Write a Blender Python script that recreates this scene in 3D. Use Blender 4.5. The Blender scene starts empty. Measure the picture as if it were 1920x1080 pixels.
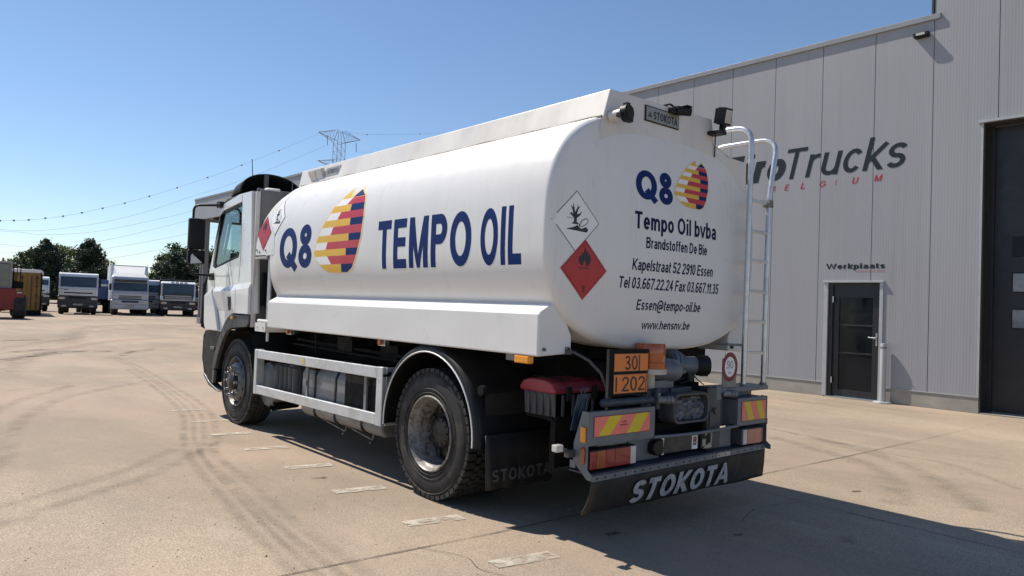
import bpy, bmesh, math, random
from mathutils import Vector, Matrix
from mathutils.geometry import tessellate_polygon
R = math.radians
S = bpy.context.scene
COL = S.collection

# ------------------------------------------------------------------ camera, world, sun, exposure
cam_d = bpy.data.cameras.new("camera"); cam = bpy.data.objects.new("camera", cam_d); COL.objects.link(cam)
cam_d.sensor_fit = 'HORIZONTAL'; cam_d.sensor_width = 36.0; cam_d.lens = 36.0 * 1386.5 / 1920.0
cam_d.clip_start = 0.05; cam_d.clip_end = 6000
_y, _t, _r = R(-40.476), R(1.532), R(2.07)
_f = Vector((-math.sin(_y) * math.cos(_t), math.cos(_y) * math.cos(_t), math.sin(_t)))
_rt = Vector((math.cos(_y), math.sin(_y), 0)); _up = _rt.cross(_f)
_r2 = _rt * math.cos(_r) + _up * math.sin(_r); _u2 = -_rt * math.sin(_r) + _up * math.cos(_r)
cam.matrix_world = Matrix(((_r2.x, _u2.x, -_f.x, -4.543), (_r2.y, _u2.y, -_f.y, -3.276), (_r2.z, _u2.z, -_f.z, 1.538), (0, 0, 0, 1)))
S.camera = cam

TO_SUN = Vector((-0.225, 0.70, 1.0)).normalized()
SUN_EL = math.asin(TO_SUN.z); SUN_AZ = math.atan2(TO_SUN.x, TO_SUN.y)
W = bpy.data.worlds.new("World"); S.world = W; W.use_nodes = True
nt = W.node_tree; bg = nt.nodes["Background"]
sky = nt.nodes.new("ShaderNodeTexSky"); sky.sky_type = 'NISHITA'; sky.sun_disc = False
sky.sun_elevation = SUN_EL; sky.sun_rotation = SUN_AZ; sky.altitude = 0; sky.air_density = 1.0; sky.dust_density = 0.0; sky.ozone_density = 2.0
tint = nt.nodes.new("ShaderNodeMix"); tint.data_type = 'RGBA'; tint.blend_type = 'MULTIPLY'; tint.inputs[0].default_value = 1.0; tint.inputs[7].default_value = (0.98, 1.03, 1.10, 1)
nt.links.new(sky.outputs[0], tint.inputs[6]); nt.links.new(tint.outputs[2], bg.inputs[0]); bg.inputs[1].default_value = 0.09
sun_d = bpy.data.lights.new("sun", 'SUN'); sun = bpy.data.objects.new("sun", sun_d); COL.objects.link(sun)
sun_d.energy = 5.0; sun_d.angle = R(0.53); sun_d.color = (1.0, 0.915, 0.80)
sun.rotation_euler = TO_SUN.to_track_quat('Z', 'Y').to_euler(); sun.location = (-20, 60, 90)
S.view_settings.view_transform = 'Standard'; S.view_settings.look = 'None'
S.view_settings.exposure = 0.32; S.view_settings.gamma = 1.0
S.cycles.max_bounces = 8; S.cycles.transparent_max_bounces = 16
S.cycles.use_denoising = True

# ------------------------------------------------------------------ materials
def new_mat(name):
    m = bpy.data.materials.new(name); m.use_nodes = True
    return m, m.node_tree.nodes, m.node_tree.links, m.node_tree.nodes["Principled BSDF"]
def ramp(N, L, src, stops):
    r = N.new("ShaderNodeValToRGB"); e = r.color_ramp.elements
    while len(e) < len(stops): e.new(0.5)
    for k, (p, c) in enumerate(stops):
        e[k].position = p; e[k].color = c if len(c) == 4 else (*c, 1)
    L.new(src, r.inputs[0]); return r.outputs[0]
def noise(N, L, vec, scale, detail=4, rough=0.55, dist=0.0):
    n = N.new("ShaderNodeTexNoise"); n.inputs["Scale"].default_value = scale; n.inputs["Detail"].default_value = detail
    n.inputs["Roughness"].default_value = rough; n.inputs["Distortion"].default_value = dist
    if vec is not None: L.new(vec, n.inputs["Vector"])
    return n.outputs["Fac"]
def mapping(N, L, scale=(1, 1, 1), rot=(0, 0, 0)):
    tc = N.new("ShaderNodeTexCoord"); mp = N.new("ShaderNodeMapping")
    mp.inputs["Scale"].default_value = scale; mp.inputs["Rotation"].default_value = rot
    L.new(tc.outputs["Object"], mp.inputs["Vector"]); return mp.outputs["Vector"]
def mixc(N, L, fac, a, b, mode='MIX'):
    m = N.new("ShaderNodeMix"); m.data_type = 'RGBA'; m.blend_type = mode
    for sock, v in ((m.inputs[0], fac), (m.inputs[6], a), (m.inputs[7], b)):
        if isinstance(v, (int, float)): sock.default_value = v
        elif isinstance(v, tuple): sock.default_value = v if len(v) == 4 else (*v, 1)
        else: L.new(v, sock)
    return m.outputs[2]
def bump(N, L, P, h, strength=0.3, dist=0.01):
    b = N.new("ShaderNodeBump"); b.inputs["Strength"].default_value = strength; b.inputs["Distance"].default_value = dist
    L.new(h, b.inputs["Height"]); L.new(b.outputs[0], P.inputs["Normal"])
def mat(name, col, rough=0.5, metal=0.0, var=0.12, vscale=6.0, dirt=None, dirt_amt=0.5, dirt_scale=(3, 3, 3), coat=0.0, bumpv=0.0, spec=None):
    """A painted or raw surface: base colour with uneven tone and, if asked, patches of grime."""
    m, N, L, P = new_mat(name)
    v = mapping(N, L)
    n1 = noise(N, L, v, vscale, 6)
    lo = tuple(c * (1 - var) for c in col); hi = tuple(min(1, c * (1 + var)) for c in col)
    c = ramp(N, L, n1, [(0.3, lo), (0.7, hi)])
    if dirt:
        v2 = mapping(N, L, dirt_scale)
        f = ramp(N, L, noise(N, L, v2, 1.6, 8, 0.62, 0.6), [(0.48, (0, 0, 0)), (0.78, (dirt_amt,) * 3)])
        c = mixc(N, L, f, c, dirt)
    L.new(c, P.inputs["Base Color"])
    rr = N.new("ShaderNodeMapRange"); rr.inputs[1].default_value = 0.3; rr.inputs[2].default_value = 0.7
    rr.inputs[3].default_value = max(0.02, rough - 0.1); rr.inputs[4].default_value = min(1, rough + 0.1)
    L.new(noise(N, L, v, vscale * 2.3, 5), rr.inputs[0]); L.new(rr.outputs[0], P.inputs["Roughness"])
    P.inputs["Metallic"].default_value = metal; P.inputs["Coat Weight"].default_value = coat
    if spec is not None: P.inputs["Specular IOR Level"].default_value = spec
    if bumpv: bump(N, L, P, noise(N, L, v, 60, 4), bumpv, 0.004)
    return m
M = {}
M['cab_white'] = mat("cab_paint", (0.73, 0.74, 0.75), 0.25, 0, 0.02, 2.0, (0.45, 0.42, 0.38), 0.10, (1.5, 1.5, 0.6), 0.4)
M['coaming'] = mat("coaming_paint", (0.63, 0.615, 0.585), 0.42, 0, 0.05, 2.0, (0.30, 0.26, 0.21), 0.38, (1.5, 1.0, 0.5), 0.1)
M['grey_panel'] = mat("grey_back_panel", (0.13, 0.13, 0.135), 0.5, 0, 0.12, 4, (0.12, 0.11, 0.10), 0.5)
M['dark_grey'] = mat("dark_grey_plastic", (0.055, 0.058, 0.064), 0.5, 0, 0.15, 5, (0.16, 0.14, 0.12), 0.4, (3, 3, 2))
M['black'] = mat("black_plastic", (0.009, 0.0095, 0.011), 0.5, 0, 0.2, 6, (0.03, 0.027, 0.024), 0.35, spec=0.3)
M['chassis'] = mat("chassis_paint", (0.007, 0.007, 0.0075), 0.75, 0, 0.3, 5, (0.022, 0.018, 0.015), 0.5, (4, 4, 4), spec=0.2)
M['steel_blue'] = mat("grey_blue_paint", (0.145, 0.165, 0.185), 0.45, 0.1, 0.10, 5, (0.09, 0.075, 0.06), 0.5, (4, 4, 3))
M['step_blue'] = mat("dark_blue_step_paint", (0.028, 0.042, 0.066), 0.5, 0.1, 0.25, 6, (0.13, 0.12, 0.11), 0.45, (5, 5, 5))
M['alu'] = mat("brushed_aluminium", (0.60, 0.61, 0.62), 0.38, 0.85, 0.08, 9, (0.30, 0.28, 0.25), 0.5, (1.2, 3, 3))
M['alu_guard'] = mat("side_guard_aluminium", (0.62, 0.64, 0.66), 0.45, 0.55, 0.10, 6, (0.34, 0.32, 0.29), 0.55, (1, 2.2, 4))
M['alu_dark'] = mat("dull_aluminium_tank", (0.21, 0.215, 0.225), 0.5, 0.35, 0.12, 6, (0.16, 0.15, 0.13), 0.5)
M['rubber'] = mat("tyre_rubber", (0.024, 0.023, 0.023), 0.78, 0, 0.25, 9, (0.13, 0.115, 0.095), 0.42, (5, 5, 5), bumpv=0.15)
M['flap'] = mat("mud_flap_rubber", (0.016, 0.0155, 0.015), 0.65, 0, 0.3, 5, (0.05, 0.043, 0.037), 0.55, (1.2, 3, 2.5))
M['rim_rust'] = mat("worn_white_rim", (0.24, 0.23, 0.215), 0.42, 0.1, 0.45, 14, (0.045, 0.022, 0.014), 1.6, (9, 9, 9))
M['rim_grey'] = mat("grey_wheel_disc", (0.13, 0.135, 0.14), 0.45, 0.3, 0.15, 9, (0.07, 0.06, 0.05), 0.7, (6, 6, 6))
M['hub_dark'] = mat("greasy_hub", (0.016, 0.014, 0.013), 0.5, 0.1, 0.35, 11, (0.13, 0.11, 0.09), 0.5, (12, 12, 12))
M['silver'] = mat("bright_bolt_steel", (0.55, 0.56, 0.57), 0.3, 0.9, 0.1, 14)
M['red_lid'] = mat("maroon_lid_plastic", (0.29, 0.026, 0.045), 0.35, 0, 0.15, 5, (0.11, 0.05, 0.05), 0.4)
M['blue_ink'] = mat("dark_blue_film", (0.004, 0.022, 0.125), 0.55, 0, 0.08, 3, spec=0.15)
M['navy_ink'] = mat("navy_letter_film", (0.006, 0.010, 0.055), 0.55, 0, 0.08, 4, spec=0.15)
M['yellow_ink'] = mat("yellow_film", (0.70, 0.42, 0.035), 0.45, 0, 0.05, 3)
M['pale_yellow'] = mat("pale_yellow_film", (0.74, 0.58, 0.26), 0.45, 0, 0.08, 3)
M['red_ink'] = mat("red_film", (0.47, 0.022, 0.045), 0.42, 0, 0.06, 3)
M['white_ink'] = mat("white_film", (0.80, 0.80, 0.80), 0.4, 0, 0.02, 3)
M['grey_ink'] = mat("worn_silver_print", (0.42, 0.43, 0.45), 0.6, 0, 0.1, 8, (0.05, 0.05, 0.05), 0.8, (9, 3, 14))
M['dim_ink'] = mat("faded_grey_print", (0.085, 0.085, 0.085), 0.7, 0, 0.2, 8, (0.02, 0.02, 0.02), 0.8, (8, 8, 12))
M['black_ink'] = mat("black_film", (0.012, 0.012, 0.014), 0.45, 0, 0.1, 4)
M['orange_plate'] = mat("orange_plate_film", (0.72, 0.20, 0.035), 0.45, 0, 0.05, 4, (0.35, 0.12, 0.04), 0.25)
M['sign_red'] = mat("placard_red", (0.42, 0.012, 0.018), 0.38, 0, 0.06, 4)
M['fluo_red'] = mat("fluorescent_red_film", (0.86, 0.20, 0.16), 0.35, 0, 0.05, 5, (0.4, 0.15, 0.1), 0.25)
M['fluo_yellow'] = mat("reflective_yellow_film", (0.68, 0.52, 0.02), 0.3, 0, 0.06, 5, (0.35, 0.25, 0.05), 0.25)
M['maroon'] = mat("dark_red_print", (0.17, 0.012, 0.018), 0.45, 0, 0.1, 5)
M['plate_dirty'] = mat("dirty_number_plate", (0.07, 0.06, 0.052), 0.6, 0, 0.3, 9, (0.16, 0.14, 0.12), 0.4, (6, 6, 6))
M['plate_metal'] = mat("stamped_name_plate", (0.30, 0.295, 0.27), 0.45, 0.6, 0.1, 6)
M['beige'] = mat("beige_bracket_paint", (0.46, 0.42, 0.36), 0.5, 0, 0.1, 6, (0.15, 0.12, 0.10), 0.4)
def tank_mat(name, col, rough):
    """White shell: rain streaks, hand grime, faint waviness of the sheet."""
    m, N, L, P = new_mat(name); v = mapping(N, L)
    c = ramp(N, L, noise(N, L, v, 1.3, 6), [(0.3, tuple(k * 0.965 for k in col)), (0.7, col)])
    vs = mapping(N, L, (9, 9, 0.35)); st = ramp(N, L, noise(N, L, vs, 1.0, 7, 0.7), [(0.50, (0, 0, 0)), (0.74, (0.36,) * 3)])
    br = ramp(N, L, noise(N, L, v, 0.9, 5, 0.6, 0.5), [(0.40, (0, 0, 0)), (0.68, (1, 1, 1))])
    mu = N.new("ShaderNodeMath"); mu.operation = 'MULTIPLY'; L.new(st, mu.inputs[0]); L.new(br, mu.inputs[1])
    c = mixc(N, L, mu.outputs[0], c, (0.36, 0.33, 0.28))
    sm = ramp(N, L, noise(N, L, v, 3.4, 9, 0.72, 1.2), [(0.62, (0, 0, 0)), (0.84, (0.5,) * 3)])
    c = mixc(N, L, sm, c, (0.28, 0.265, 0.24))
    sp = ramp(N, L, noise(N, L, v, 26, 5, 0.7), [(0.68, (0, 0, 0)), (0.76, (0.4,) * 3)]); c = mixc(N, L, sp, c, (0.34, 0.31, 0.27))
    L.new(c, P.inputs["Base Color"]); P.inputs["Coat Weight"].default_value = 0.25; P.inputs["Coat Roughness"].default_value = 0.12
    r = N.new("ShaderNodeMapRange"); r.inputs[3].default_value = rough - 0.08; r.inputs[4].default_value = rough + 0.14; L.new(noise(N, L, v, 5, 6), r.inputs[0]); L.new(r.outputs[0], P.inputs["Roughness"])
    b = N.new("ShaderNodeBump"); b.inputs["Strength"].default_value = 0.6; b.inputs["Distance"].default_value = 0.02; L.new(noise(N, L, mapping(N, L, (1, 0.8, 1.6)), 1.5, 2, 0.4), b.inputs["Height"]); L.new(b.outputs[0], P.inputs["Normal"]); L.new(b.outputs[0], P.inputs["Coat Normal"])
    return m
def lens(name, col, rough=0.15, emit=0):
    m, N, L, P = new_mat(name)
    v = mapping(N, L, (1, 1, 1)); w = N.new("ShaderNodeTexWave"); w.bands_direction = 'Z'; w.inputs["Scale"].default_value = 26
    L.new(v, w.inputs["Vector"])
    L.new(ramp(N, L, noise(N, L, v, 9), [(0.3, tuple(c * 0.8 for c in col)), (0.7, col)]), P.inputs["Base Color"])
    P.inputs["Roughness"].default_value = rough; P.inputs["Subsurface Weight"].default_value = 0.15; P.inputs["Subsurface Radius"].default_value = (0.01, 0.01, 0.01)
    P.inputs["Coat Weight"].default_value = 0.6
    bump(N, L, P, w.outputs["Fac"], 0.10, 0.002)
    return m
def grime(name, col, amount, scale=5.0, aniso=(1, 1, 1)):
    m, N, L, P = new_mat(name); P.inputs["Base Color"].default_value = (*col, 1); P.inputs["Roughness"].default_value = 0.8
    L.new(ramp(N, L, noise(N, L, mapping(N, L, aniso), scale, 8, 0.7, 0.5), [(0.40, (0, 0, 0)), (0.72, (amount,) * 3)]), P.inputs["Alpha"]); return m
M['grime'] = grime("road_grime", (0.10, 0.085, 0.07), 0.75, 6.0); M['drip'] = grime("dark_drip", (0.05, 0.045, 0.04), 0.9, 7.0, (6, 6, 0.7))
M['tank_white'] = tank_mat("tank_paint", (0.71, 0.71, 0.70), 0.36); M['white'] = tank_mat("skirt_paint", (0.71, 0.71, 0.70), 0.36)
M['amber'] = lens("amber_lens", (0.85, 0.33, 0.02)); M['amber_dark'] = lens("deep_orange_lens", (0.42, 0.085, 0.008))
M['red_lens'] = lens("red_lens", (0.27, 0.011, 0.016)); M['amber_tail'] = lens("tail_amber_lens", (0.34, 0.075, 0.02)); M['red_pale'] = lens("faded_red_lens", (0.50, 0.14, 0.11)); M['clear_lens'] = lens("clear_lens", (0.62, 0.60, 0.56))
def glass(name, tint, refl=0.35):
    m, N, L, P = new_mat(name); N.remove(P)
    out = N["Material Output"]; t = N.new("ShaderNodeBsdfTransparent"); t.inputs[0].default_value = (*tint, 1)
    g = N.new("ShaderNodeBsdfGlossy"); g.inputs[1].default_value = 0.03; g.inputs[0].default_value = (0.9, 0.95, 1, 1)
    lw = N.new("ShaderNodeFresnel"); lw.inputs[0].default_value = 1.45; mx = N.new("ShaderNodeMixShader")
    fm = N.new('ShaderNodeMath'); fm.operation = 'MULTIPLY'; fm.inputs[1].default_value = refl; L.new(lw.outputs[0], fm.inputs[0]); L.new(fm.outputs[0], mx.inputs[0]); L.new(t.outputs[0], mx.inputs[1]); L.new(g.outputs[0], mx.inputs[2]); L.new(mx.outputs[0], out.inputs[0])
    return m
M['glass'] = glass("cab_glass", (0.78, 0.85, 0.85))
M['dark_glass'] = mat("dark_window_glass", (0.008, 0.011, 0.015), 0.12, 0, 0.2, 2, spec=0.25)
M['mirror'] = mat("mirror_glass", (0.75, 0.78, 0.80), 0.06, 1.0, 0.02, 2)

# ------------------------------------------------------------------ mesh helper
class G:
    def __init__(s): s.bm = bmesh.new(); s.mi = 0
    def _f(s, vs):
        try:
            f = s.bm.faces.new(vs); f.material_index = s.mi; return f
        except ValueError: return None
    def face(s, pts): return s._f([s.bm.verts.new(p) for p in pts])
    def box(s, x0, x1, y0, y1, z0, z1, mtx=None):
        c = [(x, y, z) for z in (z0, z1) for y in (y0, y1) for x in (x0, x1)]
        v = [s.bm.verts.new(mtx @ Vector(p) if mtx else p) for p in c]
        for q in ((0, 2, 3, 1), (4, 5, 7, 6), (0, 1, 5, 4), (2, 6, 7, 3), (0, 4, 6, 2), (1, 3, 7, 5)): s._f([v[k] for k in q])
        return s
    def ring(s, c, d, r, seg, ph=0.0):
        d = Vector(d).normalized(); a = d.orthogonal().normalized(); b = d.cross(a)
        return [s.bm.verts.new(Vector(c) + (a * math.cos(ph + 2 * math.pi * k / seg) + b * math.sin(ph + 2 * math.pi * k / seg)) * r) for k in range(seg)]
    def skin(s, A, B, closed=True):
        n = len(A)
        for k in range(n if closed else n - 1): s._f([A[k], A[(k + 1) % n], B[(k + 1) % n], B[k]])
    def cyl(s, p0, p1, r, r2=None, seg=16, caps=True):
        p0, p1 = Vector(p0), Vector(p1); d = p1 - p0
        A = s.ring(p0, d, r, seg); B = s.ring(p1, d, r if r2 is None else r2, seg); s.skin(A, B)
        if caps: s._f(A[::-1]); s._f(B)
        return s
    def tube(s, pts, r, seg=8, caps=True):
        pts = [Vector(p) for p in pts]; prev = None; a = None; rings = []
        for k, p in enumerate(pts):
            d = (pts[min(k + 1, len(pts) - 1)] - pts[max(k - 1, 0)]).normalized()
            a = d.orthogonal().normalized() if a is None else (a - d * a.dot(d)).normalized()
            b = d.cross(a)
            rings.append([s.bm.verts.new(p + (a * math.cos(2 * math.pi * j / seg) + b * math.sin(2 * math.pi * j / seg)) * r) for j in range(seg)])
        for A, B in zip(rings, rings[1:]): s.skin(A, B)
        if caps: s._f(rings[0][::-1]); s._f(rings[-1])
        return s
    @staticmethod
    def _p(axis, p, a):
        return (a, p[0], p[1]) if axis == 'x' else (p[0], a, p[1]) if axis == 'y' else (p[0], p[1], a)
    def prism(s, pts, axis, a0, a1):
        A = [s.bm.verts.new(s._p(axis, p, a0)) for p in pts]; B = [s.bm.verts.new(s._p(axis, p, a1)) for p in pts]
        s._f(A[::-1]); s._f(B); s.skin(A, B); return s
    def holed(s, outer, holes, axis, a0, a1):
        loops = [outer] + holes
        tri = tessellate_polygon([[Vector((p[0], p[1], 0)) for p in l] for l in loops])
        flat = [p for l in loops for p in l]
        A = [s.bm.verts.new(s._p(axis, p, a0)) for p in flat]; B = [s.bm.verts.new(s._p(axis, p, a1)) for p in flat]
        for t in tri: s._f([A[k] for k in t]); s._f([B[k] for k in t[::-1]])
        o = 0
        for l in loops:
            n = len(l); s.skin(A[o:o + n], B[o:o + n]); o += n
        return s
    def lathe(s, prof, c, d, seg=32, cap0=False, cap1=False):
        c = Vector(c); d = Vector(d).normalized(); rings = [s.ring(c + d * t, d, max(r, 1e-4), seg) for r, t in prof]
        for A, B in zip(rings, rings[1:]): s.skin(A, B)
        if cap0: s._f(rings[0][::-1])
        if cap1: s._f(rings[-1])
        return s
    def ball(s, c, r, sc=(1, 1, 1), u=12, v=8):
        m = Matrix.Translation(c) @ Matrix.Diagonal((r * sc[0], r * sc[1], r * sc[2], 1))
        before = set(s.bm.faces); bmesh.ops.create_uvsphere(s.bm, u_segments=u, v_segments=v, radius=1, matrix=m)
        for f in s.bm.faces:
            if f not in before: f.material_index = s.mi
        return s
    def loft(s, rings, closed=True, caps=False):
        V = [[s.bm.verts.new(p) for p in r] for r in rings]
        for A, B in zip(V, V[1:]): s.skin(A, B, closed)
        if caps: s._f(V[0][::-1]); s._f(V[-1])
        return s
    def build_each(s, name, mats, parent=None, **kw):
        """Every separate piece becomes an object of its own."""
        s.bm.faces.ensure_lookup_table(); seen = set(); groups = []
        for f in s.bm.faces:
            if f in seen: continue
            stack = [f]; seen.add(f); grp = []
            while stack:
                q = stack.pop(); grp.append(q)
                for v in q.verts:
                    for h in v.link_faces:
                        if h not in seen: seen.add(h); stack.append(h)
            groups.append(grp)
        out = []
        for grp in groups:
            g2 = G(); mp = {}
            for f in grp:
                for v in f.verts:
                    if v not in mp: mp[v] = g2.bm.verts.new(v.co)
                g2.mi = f.material_index; g2._f([mp[v] for v in f.verts])
            out.append(g2.build(name, mats, parent, **kw))
        s.bm.free(); return out
    def build(s, name, mats, parent=None, bevel=0.0, smooth=None, seg=2, off=(0, 0, 0), normals=True):
        if normals: bmesh.ops.recalc_face_normals(s.bm, faces=s.bm.faces[:])
        me = bpy.data.meshes.new(name); s.bm.to_mesh(me); s.bm.free()
        for m in (mats if isinstance(mats, (list, tuple)) else [mats]): me.materials.append(M[m] if isinstance(m, str) else m)
        if smooth:
            me.polygons.foreach_set("use_smooth", [True] * len(me.polygons)); me.set_sharp_from_angle(angle=R(smooth))
        o = bpy.data.objects.new(name, me); COL.objects.link(o)
        if parent: o.parent = parent
        if bevel:
            b = o.modifiers.new("edge", 'BEVEL'); b.width = bevel; b.segments = seg; b.limit_method = 'ANGLE'; b.angle_limit = R(35); b.harden_normals = False
        return o
def thing(name, label, cat, loc=(0, 0, 0), rz=0.0, group=None):
    o = bpy.data.objects.new(name, None); COL.objects.link(o); o.location = loc; o.rotation_euler = (0, 0, rz); o.empty_display_size = 0.3
    tag(o, label, cat, group); return o
def tag(o, label=None, cat=None, group=None, kind=None):
    if label: o["label"] = label
    if cat: o["category"] = cat
    if group: o["group"] = group
    if kind: o["kind"] = kind
    return o
def dup(o, parent=None, mtx=None):
    c = o.copy(); COL.objects.link(c); c.parent = parent
    if mtx is not None: c.matrix_basis = mtx @ o.matrix_basis
    for ch in o.children: dup(ch, c)
    return c
def arc(cx, cy, r, a0, a1, n): return [(cx + r * math.cos(R(a0 + (a1 - a0) * k / n)), cy + r * math.sin(R(a0 + (a1 - a0) * k / n))) for k in range(n + 1)]

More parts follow.
